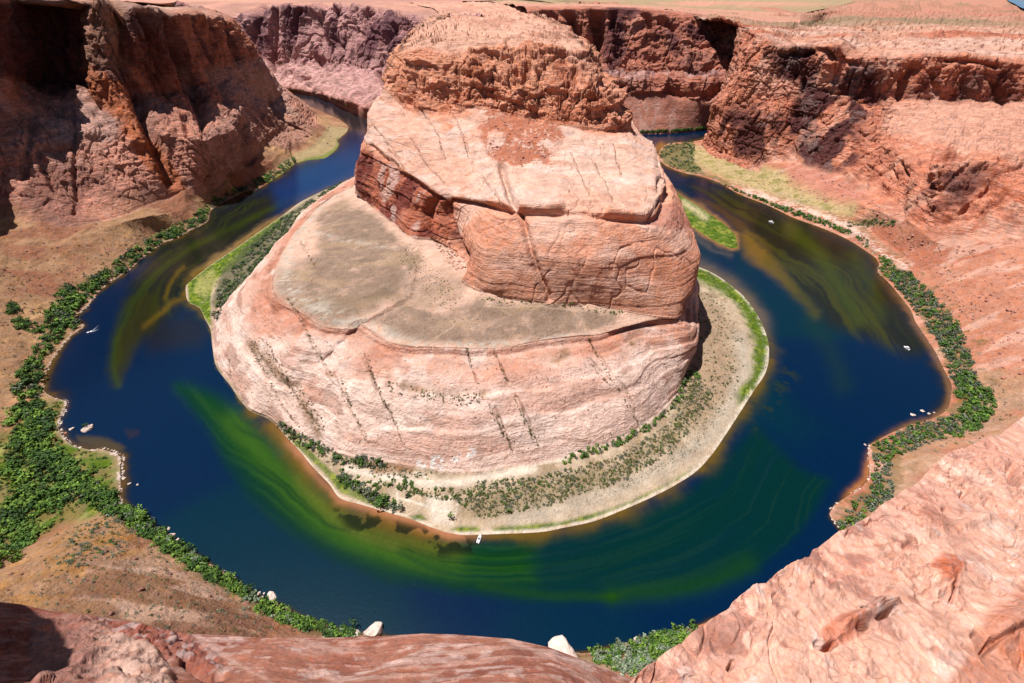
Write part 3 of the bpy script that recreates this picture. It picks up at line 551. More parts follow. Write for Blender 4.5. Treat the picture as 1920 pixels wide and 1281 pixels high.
# overhung lip of the big ledge and of the terrace rim
ln = .5+.5*sst(-.2, .2, fbm(P0, 50, 2, off=240)); G = G-N*(8*ln*np.exp(-((V-5.86)/.09)**2)*fr_*sst(740, 800, px))[..., None]+N*(2.5*np.exp(-((V-6.06)/.10)**2)*fr_)[..., None]
G = G-N*(3.2*(.4+ln*.8)*np.exp(-((V-2.93)/.035)**2)*sst(13, 20, U)*sst(47, 42, U))[..., None]
CRACKS = [[(470,650),(500,700),(530,760),(560,800)],[(500,640),(525,690),(560,745),(600,800)],[(640,709),(660,769),(694,833)],[(683,665),(697,700),(715,745),(734,776),(761,843)],
 [(690,668),(707,722),(728,770)],[(875,655),(885,690),(897,722)],[(928,655),(940,690),(952,722)],[(1106,638),(1123,675),(1153,722),(1177,759),(1199,802)],
 [(1100,675),(1122,700),(1143,722)],[(918,766),(932,795),(945,822)],[(928,772),(945,810),(962,846)],[(965,749),(985,790),(1009,836)],[(976,776),(996,819)],
 [(430,670),(432,710)],[(540,560),(575,620),(620,700),(660,760)],[(760,470),(790,510)],[(565,455),(590,500)],
 [(850,215),(868,258),(880,300)],[(790,205),(820,250),(835,300)],[(905,330),(940,380),(952,400)],[(770,260),(800,310),(835,345)],[(1070,290),(1090,330),(1105,370)],
 [(1150,270),(1165,330)],[(1110,300),(1135,345),(1150,385)],[(700,235),(740,290),(760,320)],[(1060,215),(1125,140)],[(880,190),(930,140)]]
G = grooves(G, N, px, py, [(k, 1.7, 1.6) for k in CRACKS])
G = grooves(G, N, px, py, [
 ([(938,312),(948,345),(958,372),(972,400),(988,440),(1008,500),(1030,560)], 6, 9), ([(856,132),(858,165),(857,192)], 5, 10), ([(968,134),(978,150),(985,142)], 9, 16),
 ([(815,372),(808,400),(806,435)], 8, 13), ([(835,370),(850,420),(862,462),(880,480)], 8, 12), ([(1290,560),(1287,600)], 7, 6), ([(700,275),(725,298),(745,312)], 4, 6),
 ([(1060,385),(1100,394),(1130,398)], 6, 5), ([(950,85),(985,100),(1040,98)], 4, 6), ([(775,210),(765,190),(780,150)], 5, 7), ([(830,140),(850,115)], 5, 5),
 ([(1010,150),(1040,190),(1060,230)], 5, 7), ([(1080,130),(1060,180)], 4, 7), ([(920,150),(935,205)], 5, 6), ([(890,165),(960,195)], 4, 5), ([(1110,150),(1150,210)], 4, 6),
 ([(1220,402),(1240,370),(1236,340)], 5, 7), ([(698,312),(705,350),(730,395)], 6, 3)])
G = grooves(G, N, px, py, [([(790,120),(800,160),(792,200)], 10, -7), ([(890,120),(895,170),(880,200)], 16, -8), ([(1000,110),(1005,150),(1000,200)], 10, -7), ([(1100,160),(1110,200)], 14, -6),
 ([(900,430),(920,500),(930,540)], 22, -6), ([(1120,420),(1130,500)], 50, -5), ([(1000,330),(1040,350)], 22, -4), ([(720,180),(760,205)], 8, 6)])
rock = sst(1.9, 2.08, V)
ter = (V > 3.0)*(V < 4.0)*1.0
m = rock*(1-.94*sst(2.95, 3.05, V)*sst(4.05, 3.9, V))
up = sst(8.0, 8.3, V)*sst(10.1, 9.9, V)
blkm = up*(.7+2.6*sst(880, 980, px))*(px > 700)
smooth_ = 1-.66*(V > 2)*(V < 3)-.55*(V > 4)*(V < 6)*sst(840, 930, px)-.45*(V > 6)*(V < 8)
G = rockify(G, N, m*smooth_, s=1.0, rib=(3+8*up)*((V > 4)*1.0), led=1.2*(1+1.3*up), off=201, big=4, crk=.8*(1-.6*(V < 3)), jb=up*(1.3+1.5*sst(860, 980, px))+.55*(V > 4)*(V < 6)*(px < 860), js=19, jz=1.5)
G[..., 2] += sst(10, 10.3, V)*(6*fbm(P0, (110, 60, 60), 4, off=250))
lq = fbm(P0, (110, 60, 60), 3, gain=.35, off=251)*5; G[..., 2] += sst(10, 10.3, V)*sst(13.2, 12, V)*6.0*(lq-np.floor(lq))
# terrace: low step between the two levels, gentle swell
G[..., 2] += ter*(1.5*fbm(P0, 50, 3, off=252)+.35*fbm(P0, 5, 3, off=253))
stp = pmask(px, py, [(500,540),(515,500),(540,440),(700,400),(790,460),(770,560),(700,600),(650,614),(590,604),(520,565)], 3)*ter
G[..., 2] += 2.5*stp
bch = (V > 1.0)*(V < 2.0)*1.0
G[..., 2] += bch*sst(1.0, 1.3, V)*sst(2, 1.8, V)*(1.2*fbm(P0, 22, 3, off=254)+.35*fbm(P0, 4, 3, off=255)+.6)
px1, py1 = vis_uv(G)
rgb = np.zeros(V.shape+(3,)); rgb[:] = A(208, 186, 160)
# beach: sand, gravel, scrub soil
rgb = mixc(rgb, A(172, 150, 124), bch*sst(-.15, .2, n2)*sst(1.15, 1.4, V)*.8)
rgb = mixc(rgb, A(160, 142, 112), bch*pmask(px, py, [(840,940),(1000,905),(1150,875),(1260,800),(1290,700),(1310,720),(1330,760),(1240,850),(1120,930),(1000,960),(880,970)], 16)*.75)
rgb = mixc(rgb, A(176, 150, 124), bch*pmask(px, py, [(1290,560),(1340,560),(1400,640),(1395,700),(1360,760),(1290,780)], 14)*.8)
rgb = mixc(rgb, A(198, 184, 164), bch*stroke(px, py, [(1385,640),(1400,690),(1375,750),(1335,815),(1260,870),(1160,920),(1050,955),(960,975)], 17)*.9)
rgb = mixc(rgb, A(242, 226, 206), bch*stroke(px, py, [(650,880),(740,897),(800,908),(860,905),(930,893),(1000,880)], 9)*.95)
rgb = mixc(rgb, A(242, 226, 206), bch*pmask(px, py, [(800,930),(850,935),(850,985),(810,980)], 8)*.9)
for k in ([(735,855),(738,880),(748,895)], [(742,898),(700,905)], [(745,925),(745,950)], [(860,940),(850,975)], [(820,930),(812,960)], [(760,885),(790,890),(810,905)], [(960,880),(1010,870),(1060,862)], [(750,935),(800,950)]):
    rgb = mixc(rgb, A(244, 230, 210), bch*stroke(px, py, k, 2.4)*.9)
rgb = mixc(rgb, A(160, 120, 92), bch*pmask(px, py, [(690,868),(730,860),(780,872),(775,888),(700,890)], 6)*.75)
fw = pmask(px+7*n2, py+5*n3, [(1300,497),(1340,512),(1372,533),(1408,566),(1428,596),(1443,635),(1445,668),(1438,698),(1414,735),(1384,760),(1378,748),(1410,700),(1415,650),(1400,600),(1370,560),(1322,535),(1298,522)], 9)
for k in ([(850,996),(870,992),(895,994)], [(930,994),(990,990),(1050,984),(1090,976)], [(1090,975),(1150,958),(1230,925),(1300,885)]):
    fw = np.maximum(fw, stroke(px, py, k, 5.5)*.95*(V > 1.04))
fw = np.maximum(fw, pmask(px, py, [(545,830),(575,855),(610,890),(640,925),(700,948),(725,940),(640,900),(590,855),(560,825)], 4)*.8)
fw = np.maximum(fw, pmask(px, py, [(352,531),(370,517),(400,494),(441,467),(478,441),(530,405),(545,400),(500,450),(450,490),(400,530),(395,560),(395,610),(384,596),(374,577),(354,567)], 3))
fw = np.maximum(fw, pmask(px, py, [(770,968),(790,965),(800,975),(775,975)], 4))
rgb = mixc(rgb, A(96, 118, 44), bch*fw*sst(-.95, -.35, n3+.4*n2)); rgb = mixc(rgb, A(160, 168, 78), bch*fw*sst(.05, .4, n3+.6*n2)*.75); rgb = mixc(rgb, A(60, 92, 24), bch*fw*sst(.05, .4, -n3+.6*n2)*.6)
rgb = mixc(rgb, A(178, 172, 110), bch*pmask(px, py, [(372,520),(400,505),(410,530),(385,560),(362,548)], 5)*.7)
rgb = mixc(rgb, A(84, 88, 62), bch*pmask(px, py, [(670,328),(600,362),(560,395),(545,440),(500,490),(440,545),(410,585),(395,570),(420,500),(480,445),(550,392),(600,360),(660,325)], 5)*.75)
rgb = mixc(rgb, A(240, 226, 206), sst(1.09, 1.03, V+.05*n2)*bch*(U > 24)*.85*sst(-.35, .1, n2))
# apron
co = np.zeros_like(rgb); co[:] = A(243, 212, 196, 1.36); hv = np.clip(V-2, 0, 1)
co = mixc(co, A(222, 172, 150, 1.42), sst(.45, .8, hv+.25*n1)*.75); co = mixc(co, A(205, 150, 128, 1.42), sst(.72, .9, hv)*sst(24, 16, U)*.8)
co = mixc(co, A(248, 224, 210, 1.42), sst(.05, .35, fbm(P0, 25, 4, off=260))*.6)
co = mixc(co, A(216, 152, 128, 1.42), sst(.35, .75, hv+.3*n1)*sst(-.1, .25, fbm(P0, 45, 4, off=282))*.6); co = mixc(co, A(150, 104, 86, 1.42), sst(.27, .4, fbm(P0, (40, 40, 9), 4, off=283))*.5)
co = mixc(co, A(206, 152, 130, 1.42), sst(.08, .28, fbm(P0, (90, 30, 12), 4, off=261))*.45)
vb = stroke(px, py, [(480,650),(520,690),(560,735),(590,790),(600,815)], 11)+stroke(px, py, [(730,722),(780,735),(850,752),(905,745)], 9)+stroke(px, py, [(1040,680),(1060,665)], 10)+stroke(px, py, [(1165,635),(1178,650)], 10)
co = mixc(co, A(160, 128, 100, 1.42), np.clip(vb, 0, 1)*sst(-.3, .1, n2)*.75)
wh = pmask(px, py, [(780,860),(830,852),(890,842),(896,858),(830,872),(830,885),(785,885)], 5)*(V < 2.3)*sst(-.1, .15, n3); co = mixc(co, A(250, 243, 236, 1.42), wh)
# terrace
te = np.zeros_like(rgb); te[:] = A(232, 194, 172, 1.42)
qx = px+10*fbm(P0, 24, 4, off=276); qy = py+7*fbm(P0, 20, 4, off=277); tb = pmask(qx, qy, [(512,545),(520,515),(560,500),(600,480),(600,400),(640,375),(690,400),(740,440),(760,470),(790,490),(740,560),(690,590),(640,612),(590,603),(545,575)], 16)
tb = np.maximum(tb, pmask(qx, qy, [(700,600),(760,572),(830,590),(900,562),(1040,575),(1160,590),(1150,608),(1060,626),(1000,635),(900,646),(800,642),(740,630)], 12))
tb = np.maximum(tb, .5*pmask(qx, qy, [(740,500),(880,520),(870,560),(800,600),(730,580)], 16))
te = mixc(te, A(160, 136, 118), np.clip((tb*1.15+.10*ter)*(.85+.6*n2+.4*n3), 0, 1)); te = mixc(te, A(188, 160, 132), tb*sst(.0, .3, fbm(P0, (60, 18, 20), 4, off=262))*.6)
te = mixc(te, A(138, 118, 98), tb*stroke(px, py, [(600,585),(680,575),(740,545)], 20)*.6)
te = mixc(te, A(205, 192, 176), np.exp(-((V-3.08)/.07)**2)*sst(-.2, .2, n3+n2)*.8+stroke(px, py, [(590,440),(650,455),(740,470)], 5)*ter*.6*sst(-.2, .2, n3))
for k in ([(890,560),(930,572),(960,590)], [(1040,570),(1070,583),(1088,600),(1098,618)], [(830,585),(850,610),(820,632)], [(900,575),(1000,575),(1100,585)]):
    te = mixc(te, A(214, 186, 158), stroke(qx*.5+px*.5, qy*.5+py*.5, k, 1.2)*ter*.6)
# upper block
ub = np.zeros_like(rgb); ub[:] = A(232, 172, 146, 1.3)
ub = mixc(ub, A(240, 200, 180, 1.35), sst(0, .3, n1)*.7); ub = mixc(ub, A(210, 148, 122, 1.3), sst(0, .3, -fbm(P0, (60, 60, 14), 4, off=263))*.6)
ub = mixc(ub, A(196, 150, 128, 1.3), pmask(px, py, [(900,505),(1010,515),(1120,525),(1280,545),(1285,600),(1160,590),(1030,572),(940,565),(890,540)], 7)*.6*(V < 6))
ub = mixc(ub, A(196, 152, 132, 1.3), pmask(px, py, [(900,475),(1000,470),(1020,500),(905,505)], 6)*.5)
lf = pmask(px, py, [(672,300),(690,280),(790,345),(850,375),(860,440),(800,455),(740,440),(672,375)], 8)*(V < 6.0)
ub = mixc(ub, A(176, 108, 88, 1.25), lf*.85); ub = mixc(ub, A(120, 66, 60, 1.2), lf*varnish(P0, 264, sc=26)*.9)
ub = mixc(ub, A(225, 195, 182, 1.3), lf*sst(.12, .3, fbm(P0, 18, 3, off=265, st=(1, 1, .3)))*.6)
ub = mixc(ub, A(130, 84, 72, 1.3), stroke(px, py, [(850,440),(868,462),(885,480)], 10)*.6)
bn = ((V > 6)*(V < 8)*1.0); ub = mixc(ub, A(242, 206, 186, 1.4), bn*.45); ub = mixc(ub, A(248, 222, 208, 1.4), .55*bn*sst(.0, .3, fbm(P0, (50, 22, 14), 4, off=266))*.7)
sc = pmask(px+wob(P0, 14, 16, 267), py+wob(P0, 12, 14, 270), [(905,215),(925,208),(990,222),(1045,232),(1055,260),(1040,285),(1035,310),(1010,300),(985,318),(940,305),(915,290),(895,250)], 6)
sc = sc*(1-pmask(px+wob(P0, 10, 14, 271), py+wob(P0, 8, 14, 272), [(912,258),(930,250),(948,262),(936,282),(918,280)], 4))*(1-pmask(px+wob(P0, 10, 14, 273), py, [(1018,268),(1032,262),(1044,275),(1026,285)], 4)); sc = sc*sst(-.5, -.1, n3+.6*n2); ub = mixc(ub, A(186, 118, 94, 1.4), sc*(V > 6)*.9)
upc = sst(7.95, 8.1, V+.6*n1)*sst(10.3, 9.7, V+.7*n1); ub = mixc(ub, A(222, 156, 128, 1.15), upc*.8); ub = mixc(ub, A(180, 110, 86, 1.25), upc*sst(.05, .3, fbm(P0, 22, 3, off=268))*.6)
ub = mixc(ub, A(225, 168, 140, 1.3), upc*sst(.1, .3, -n1)*.5)
tp = sst(9.95, 10.15, V); ub = mixc(ub, A(236, 186, 162, 1.4), tp); ub = mixc(ub, A(150, 90, 72, 1.4), .85*tp*np.exp(-(np.minimum((lq-np.floor(lq)), 1-(lq-np.floor(lq)))/.07)**2)*.75); ub = mixc(ub, A(216, 160, 136, 1.45), tp*sst(.05, .35, fbm(P0, (110, 35, 20), 4, off=269))*.7)  # summit tones, with ledge shade painted in as dark step lines
ub = mixc(ub, A(200, 138, 120), pmask(px, py, [(1215,420),(1228,370),(1262,385),(1290,425),(1270,440),(1240,430)], 5)*(V > 4)*(V < 6)*.8)
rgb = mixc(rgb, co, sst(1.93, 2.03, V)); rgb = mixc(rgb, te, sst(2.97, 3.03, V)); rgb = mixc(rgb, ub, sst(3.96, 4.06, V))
ck = np.zeros(V.shape)
pxw = px+5*fbm(P0, 14, 3, off=274); pyw = py+4*fbm(P0, 14, 3, off=275)
for k in CRACKS: ck = np.maximum(ck, stroke(pxw, pyw, k, 1.2))
rgb = mixc(rgb, A(120, 92, 72), ck*(V > 2)*sst(-.4, .2, n3)*.75)
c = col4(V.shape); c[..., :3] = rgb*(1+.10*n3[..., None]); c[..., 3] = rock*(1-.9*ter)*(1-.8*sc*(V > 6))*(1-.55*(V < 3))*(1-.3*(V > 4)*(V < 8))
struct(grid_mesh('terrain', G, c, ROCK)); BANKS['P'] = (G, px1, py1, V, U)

# ---------------------------------------------------------------- far walls
G, V, U = loft([F_0, F_1, F_2, F_3, F_4, F_5, F_6], [16, 60, 40, 40, 12, 8], 0, 8, 1.4)
P0 = G.copy(); px, py = vis_uv(G); N = smoothn(gnormals(G), 3); n1 = fbm(P0, 130, 4, off=331); n2 = fbm(P0, 30, 4, off=332)
G = grooves(G, N, px, py, [([(565,152),(572,146),(580,148)], 5, 30), ([(520,20),(517,80),(512,130)], 5, 45), ([(560,18),(556,60)], 6, 40), ([(628,20),(625,70),(640,100)], 6, 40),
 ([(735,50),(720,95),(712,140)], 6, 45), ([(685,30),(680,70)], 6, 35), ([(470,60),(480,110)], 5, 30), ([(590,30),(600,75)], 6, 25), ([(765,40),(755,80)], 5, 30)], sst(3.95, 3.8, V))
G = rockify(G, N, sst(.6, 1.2, V)*(1-.9*sst(3.9, 4.1, V)), s=2.0, fn=.45, rib=24, led=1.0, off=301, big=5, crk=.8, jb=5.0*sst(1.4, 2.2, V), js=24, jz=3.5)
G[..., 2] += sst(4, 4.3, V)*10*fbm(P0, (400, 200, 200), 3, off=340)
rgb = np.zeros(V.shape+(3,)); rgb[:] = A(205, 158, 152, 1.2); rgb = mixc(rgb, A(165, 115, 112, 1.2), sst(0, .3, n1)*.7)
rgb = mixc(rgb, A(105, 70, 78, 1.2), varnish(P0, 341, sc=90)*sst(1.6, 2.6, V)*.75); rgb = mixc(rgb, A(226, 182, 172, 1.2), sst(2.3, 1.4, V)*.6)
rgb = mixc(rgb, A(190, 130, 112, 1.2), sst(1.15, .9, V)*.7); tp = sst(3.9, 4.1, V); rgb = mixc(rgb, A(216, 164, 144, 1.4), tp)
rgb = mixc(rgb, A(190, 146, 130, 1.4), tp*sst(0, .2, fbm(P0, (900, 300, 200), 3, off=342)))
c = col4(V.shape); c[..., :3] = rgb*(1+.15*n2[..., None]); c[..., 3] = 1-tp
struct(grid_mesh('terrain', G, c, ROCKFAR)); px1, py1 = vis_uv(G); BANKS['F'] = (G, px1, py1, V, U)
G, V, U = loft([G_0, G_00, G_1, G_2, G_3, G_4, G_5, G_6, G_7], [4, 40, 40, 14, 40, 50, 14, 10], 0, 6, 1.4)
P0 = G.copy(); px, py = vis_uv(G); N = smoothn(gnormals(G), 3); n1 = fbm(P0, 90, 4, off=431); n2 = fbm(P0, 22, 4, off=432)
G = grooves(G, N, px, py, [([(1022,22),(1045,60),(1070,95)], 9, 50), ([(1062,20),(1080,60),(1100,95)], 10, 55), ([(1118,22),(1122,60),(1118,95)], 14, 70), ([(1150,22),(1150,60)], 8, 40),
 ([(1212,30),(1222,50)], 8, 35), ([(1240,40),(1262,55)], 7, 30), ([(1300,45),(1320,60)], 6, 20), ([(1380,45),(1395,70)], 6, 20), ([(1150,165),(1170,160)], 5, 12),
 ([(1255,168),(1290,178),(1330,182),(1350,165)], 8, 16), ([(1318,128),(1335,128)], 6, 15), ([(1212,112),(1240,118)], 5, 10)], sst(5.95, 5.75, V))
G = rockify(G, N, (.15+.85*sst(1.95, 2.1, V))*sst(1.0, 1.4, V)*(1-.92*sst(5.6, 5.98, V)), s=1.6, rib=20, fn=.6, led=2.0, off=401, big=5, crk=1.4, jb=4.5*(V > 2), js=22, jz=2.0)
G[..., 2] += sst(6, 6.3, V)*8*fbm(P0, (300, 150, 150), 3, off=440)
rgb = np.zeros(V.shape+(3,)); rgb[:] = A(186, 126, 108, 1.1); rgb = mixc(rgb, A(196, 144, 128, 1.2), sst(0, .3, n1)*.6); rgb = mixc(rgb, A(88, 54, 60, 1.1), varnish(P0, 441, sc=60)*.8*(V > 3))
rgb = mixc(rgb, A(205, 170, 162, 1.3), sst(2.6, 3.1, V)*sst(4.3, 3.6, V)*sst(-.2, .2, n2)*.7); rgb = mixc(rgb, A(180, 128, 112, 1.35), sst(2.1, 1.9, V)*.95)
rgb = mixc(rgb, A(200, 160, 145, 1.35), sst(2.0, 1.6, V)*sst(0, .3, fbm(P0, (20, 60, 60), 3, off=442))*.6)
tp = sst(5.95, 6.1, V); rgb = mixc(rgb, A(218, 164, 142, 1.45), tp); rgb = mixc(rgb, A(176, 156, 122, 1.45), tp*sst(-.15, .1, fbm(P0, (2500, 500, 300), 3, off=443)+.25*sst(6.5, 7.2, V))*sst(6.2, 6.8, V)*.9)
c = col4(V.shape); c[..., :3] = rgb*(1+.15*n2[..., None]); c[..., 3] = (1-tp)*sst(1.8, 2.1, V)
struct(grid_mesh('terrain', G, c, ROCKFAR)); px1, py1 = vis_uv(G); BANKS['G'] = (G, px1, py1, V, U)

# ---------------------------------------------------------------- grassy bar in the right channel
cen = np.array([1325., 418.]); rows_ = []
for sc_, z_ in ((1.07, -1.0), (1.0, .02), (.86, .7), (.5, 1.0), (-.08, 1.02)):
    pts = []
    for i, p in enumerate(ISL+[ISL[0]]):
        tt = np.clip(((p[0]-1255)*120+(p[1]-362)*95)/(120**2+95**2), .1, .9); mid = np.array([1255+tt*120, 365+tt*92])
        q = mid+(np.array(p)-mid)*sc_; pts.append((i, q[0], q[1], z_))
    rows_.append(row(pts))
G, V, U = loft(rows_, [4, 12, 18, 12], 0, len(ISL), 1.5, sm=1); P0 = G.copy(); px, py = vis_uv(G); n2 = fbm(P0, 10, 4, off=450)
G[..., 2] += sst(1, 1.4, V)*.5*fbm(P0, 4, 3, off=451)
rgb = np.zeros(V.shape+(3,)); rgb[:] = A(94, 118, 46); rgb = mixc(rgb, A(158, 160, 80), sst(-.05, .3, n2)*.8); rgb = mixc(rgb, A(58, 88, 22), sst(0, .3, fbm(P0, 5, 3, off=452))*.7)
rgb = mixc(rgb, A(205, 190, 150), stroke(px, py, [(1282,380),(1305,394),(1322,408)], 7)*.9); rgb = mixc(rgb, A(215, 160, 90), sst(1.15, 1.0, V)*.9)
c = col4(V.shape); c[..., :3] = rgb; c[..., 3] = 0
struct(grid_mesh('terrain', G, c, ROCK)); BANKS['I'] = (G, px, py, V, U)

# ---------------------------------------------------------------- distant plateau floor and the far lake
GX, GY = np.meshgrid(np.linspace(-60000, 60000, 60), np.geomspace(2800, 62000, 60)); G = np.stack([GX, GY, 222+0*GX], -1)
c = col4(GX.shape); c[..., :3] = A(204, 150, 128, 1.45); c[..., 3] = 0; struct(grid_mesh('terrain', G, c, ROCKFAR))
m, n, b = new_mat('lake_water'); b.inputs['Base Color'].default_value = (.10, .17, .25, 1); b.inputs['Roughness'].default_value = .35
lk = atz(np.array([1884, 1893, 1902, 1914, 1926, 1990, 2300, 2300, 1990]), np.array([-3, 3, 7, 14, 18, 24, 26, -4, -4]), 236.0)
me = bpy.data.meshes.new('lake_water'); me.from_pydata([tuple(v) for v in lk], [], [tuple(range(9))]); me.materials.append(m); o = bpy.data.objects.new('lake_water', me); C.objects.link(o); struct(o)
# ================================================================== near rim rock (right slope, bottom brow, outcrop to the left)
def plane_t(p3):
    M = np.array([[1, q[0], q[1]] for q in p3], float); return np.linalg.solve(M, np.array([1/q[2] for q in p3]))
NEAR = rock_mat('sandstone_near', .06, bump=.5, bed=1.0, speck=.35, tilt=(.5, .35, 0))
NEAR2 = rock_mat('sandstone_brow', .05, bump=.45, bed=.6, speck=.5, tilt=(.1, .1, 0))
EDGE = [(2300,560),(2100,665),(1920,780),(1870,818),(1785,850),(1751,870),(1717,911),(1684,929),(1643,958),(1616,981),(1576,998),(1556,1011),(1516,1042),(1512,1052),(1475,1069),(1438,1096),
 (1428,1107),(1404,1112),(1367,1139),(1361,1150),(1330,1166),(1297,1186),(1280,1202),(1246,1223),(1212,1250),(1192,1269),(1150,1310),(1080,1400),(1000,1520)]
ka = plane_t([(1920,780,46),(1192,1269,16),(1920,1281,19)])
ed = np.array(EDGE, float); L = np.concatenate([[0], np.cumsum(np.hypot(*np.diff(ed, axis=0).T))]); ss = np.arange(0, L[-1], 2.1)
ex = np.interp(ss, L, ed[:, 0]); ey = np.interp(ss, L, ed[:, 1]); rr = np.concatenate([[0], np.cumsum(np.linspace(1.2, 3.2, 330))])
GX = ex[None]+rr[:, None]*.42; GY = ey[None]+rr[:, None]*.91
tt = 1/(ka[0]+ka[1]*GX+ka[2]*GY); G = att(GX, GY, tt)
nn = np.cross(G[0, 300]-G[0, 0], G[-1, 0]-G[0, 0]); nn /= np.linalg.norm(nn); nn *= np.sign(nn[2])
Nf = np.broadcast_to(nn, G.shape)
P = G.astype(np.float32); wp = np.stack([P[..., 0]+1.6*fbm(P, 4, 3, off=601), P[..., 1]+1.6*fbm(P, 4, 3, off=602), P[..., 2]+1.6*fbm(P, 4, 3, off=603)], -1)
bd = np.array([.62, -.45, .64]); q = wp @ bd
sw1 = q/.85; sw1 = sw1-np.floor(sw1); sw2 = q/.23+.7*noise3(wp/.9); sw2 = sw2-np.floor(sw2); am = sst(-.25, .35, fbm(P, 3.5, 3, off=604))
d = .8*fbm(P, 11, 3, off=605)+.14*fbm(P, 2.6, 4, off=606)+.06*fbm(P, .7, 4, off=607)+am*(.16*sst(0, .2, sw1)*(1-sw1)+.07*sst(0, .2, sw2)*(1-sw2))
q3 = fbm(P, 6, 3, off=651)*8+fbm(P, 1.1, 3, off=652)*1.1; f3 = q3-np.floor(q3); d += .16*(.35+.65*am)*(np.floor(q3)+sst(0, .16, f3)-q3)
q4 = fbm(P, 1.6, 3, off=653)*5; f4 = q4-np.floor(q4); d += .03*(np.floor(q4)+sst(0, .2, f4)-q4)
pit = sst(.22, .45, fbm(P, (1.5, 1.5, .8), 3, off=608)); d -= .18*pit
ck = np.abs(fbm(P, 5, 3, off=609)); d -= .22*np.exp(-(ck/.02)**2)
for pts, w_, dp in [([(1612,1152),(1640,1165),(1668,1152)], 5, .9), ([(1600,1183),(1622,1187)], 3.5, .45), ([(1526,1215),(1540,1222),(1560,1212)], 5, .6), ([(1895,882),(1902,905)], 9, 1.6),
   ([(1822,1200),(1840,1225),(1850,1215)], 7, .9), ([(1775,1135),(1780,1080),(1735,1070)], 4, .4), ([(1690,1035),(1696,1045)], 6, .5), ([(1800,935),(1808,925)], 5, .5),
   ([(1770,960),(1800,975)], 6, .5), ([(1860,1210),(1920,1185)], 4, .4), ([(1585,1010),(1590,1000)], 4, .3), ([(1370,1250),(1376,1240)], 4, .4)]:
    d -= dp*np.exp(-(dline(GX, GY, pts)/w_)**2)
for pts, w_, dp in [([(1575,1180),(1610,1165)], 13, .5), ([(1640,1140),(1665,1140)], 9, .4), ([(1760,1090),(1765,1110)], 20, .5), ([(1870,1190),(1900,1170)], 30, .6), ([(1800,990),(1840,980)], 12, .4)]:
    d += dp*np.exp(-(dline(GX, GY, pts)/w_)**2)
rough_edge = np.exp(-(rr/60)**2)[:, None]; d = d-rough_edge*.15*0
G = G+Nf*d[..., None]
# rolled-over lip and the cliff falling away behind it
lip = []
for sh_, mu in ((420, 3.2), (260, 2.2), (150, 1.6), (80, 1.28), (36, 1.11), (14, 1.035), (4, 1.008)):
    X_, Y_, D_ = proj(G[0]); a_, dy_, dz_ = ray(X_+.42*sh_, Y_+.91*sh_); lip.append(att(X_+.42*sh_, Y_+.91*sh_, D_*mu))
G = np.concatenate([np.array(lip), G]); z_ = np.zeros((7, len(ss)))
def ext(a): return np.concatenate([np.repeat(a[:1], 7, 0), a])
P, am, pit, q, GX, GY = ext(P), ext(am), ext(pit), ext(q), ext(GX), ext(GY)
n1 = fbm(P, 4, 4, off=611); n2 = fbm(P, .9, 4, off=612)
rgb = np.zeros(P.shape); rgb[:] = A(239, 188, 166, 1.40)
lam = .5+.5*np.sin(q*14+3*n1); rgb = mixc(rgb, A(247, 210, 192, 1.40), sst(.0, .3, n1)*.75); rgb = mixc(rgb, A(226, 164, 142), sst(.55, .95, lam)*am*.55)
rgb = mixc(rgb, A(226, 168, 148, 1.4), sst(.08, .3, -fbm(P, 6, 4, off=613))*.6); rgb = mixc(rgb, A(165, 112, 100), sst(.24, .36, fbm(P, (1.4, 1.4, .7), 3, off=614))*sst(500, 120, np.abs(GX-1500)+0*GY)*.6)
rgb = mixc(rgb, A(206, 128, 104), pmask(GX, GY, [(1738,1060),(1760,1050),(1800,1060),(1785,1100),(1776,1135),(1750,1100)], 6)*.9)
rgb = mixc(rgb, A(200, 126, 100), pmask(GX, GY, [(1835,1170),(1880,1130),(1930,1090),(1990,1300),(1760,1300),(1800,1250)], 12)*(.6+.4*n2))
rgb = mixc(rgb, A(212, 136, 112), pmask(GX, GY, [(1530,1190),(1570,1160),(1600,1165),(1620,1190),(1570,1215),(1540,1220)], 6)*.8)
rgb = mixc(rgb, A(205, 140, 118), (np.exp(-(np.minimum(ext(f3), 1-ext(f3))/.05)**2))*.35)
rgb = mixc(rgb, A(250, 240, 234), sst(.42, .5, fbm(P, .8, 4, off=615))*.3)
c = col4(P.shape[:2]); c[..., :3] = rgb*(1+.14*n2[..., None]); c[..., 3] = 1
struct(grid_mesh('rim_rock', G, c, NEAR))

# brow of rock below the camera
BR = [(-900,1060),(-260,1090),(-120,1105),(0,1129),(40,1133),(95,1146),(130,1150),(165,1153),(250,1166),(330,1187),(400,1190),(480,1196),(600,1196),(700,1194),(790,1188),(860,1190),(960,1198),
 (1030,1214),(1100,1240),(1170,1268),(1240,1300),(1330,1350),(1450,1430)]
ed = np.array(BR, float); xs_ = np.arange(-900, 1450, 1.9); ys_ = np.interp(xs_, ed[:, 0], ed[:, 1]); rr = np.concatenate([[0], np.cumsum(np.linspace(.8, 4.5, 170))])
GX = np.repeat(xs_[None], len(rr), 0)+rr[:, None]*.0; GY = ys_[None]+rr[:, None]
te_ = np.interp(xs_, [-260, 0, 300, 800, 1200, 1450], [25, 22, 20, 19, 17.5, 15])
tt = te_[None]*(1-.62*sst(0, 520, rr)[:, None]**.7); tt = te_[None]/(1+rr[:, None]*.0046); G = att(GX, GY, tt)
N = gnormals(G); N = smoothn(N, 2); P = G.astype(np.float32)
q3 = fbm(np.stack([P[..., 0]*.3, P[..., 1], P[..., 2]], -1), 1.6, 4, off=654)*5; f3 = q3-np.floor(q3)
d = .5*fbm(P, 6, 3, off=621)+.09*fbm(P, 1.2, 4, off=622)+.045*(np.floor(q3)+sst(0, .2, f3)-q3); 
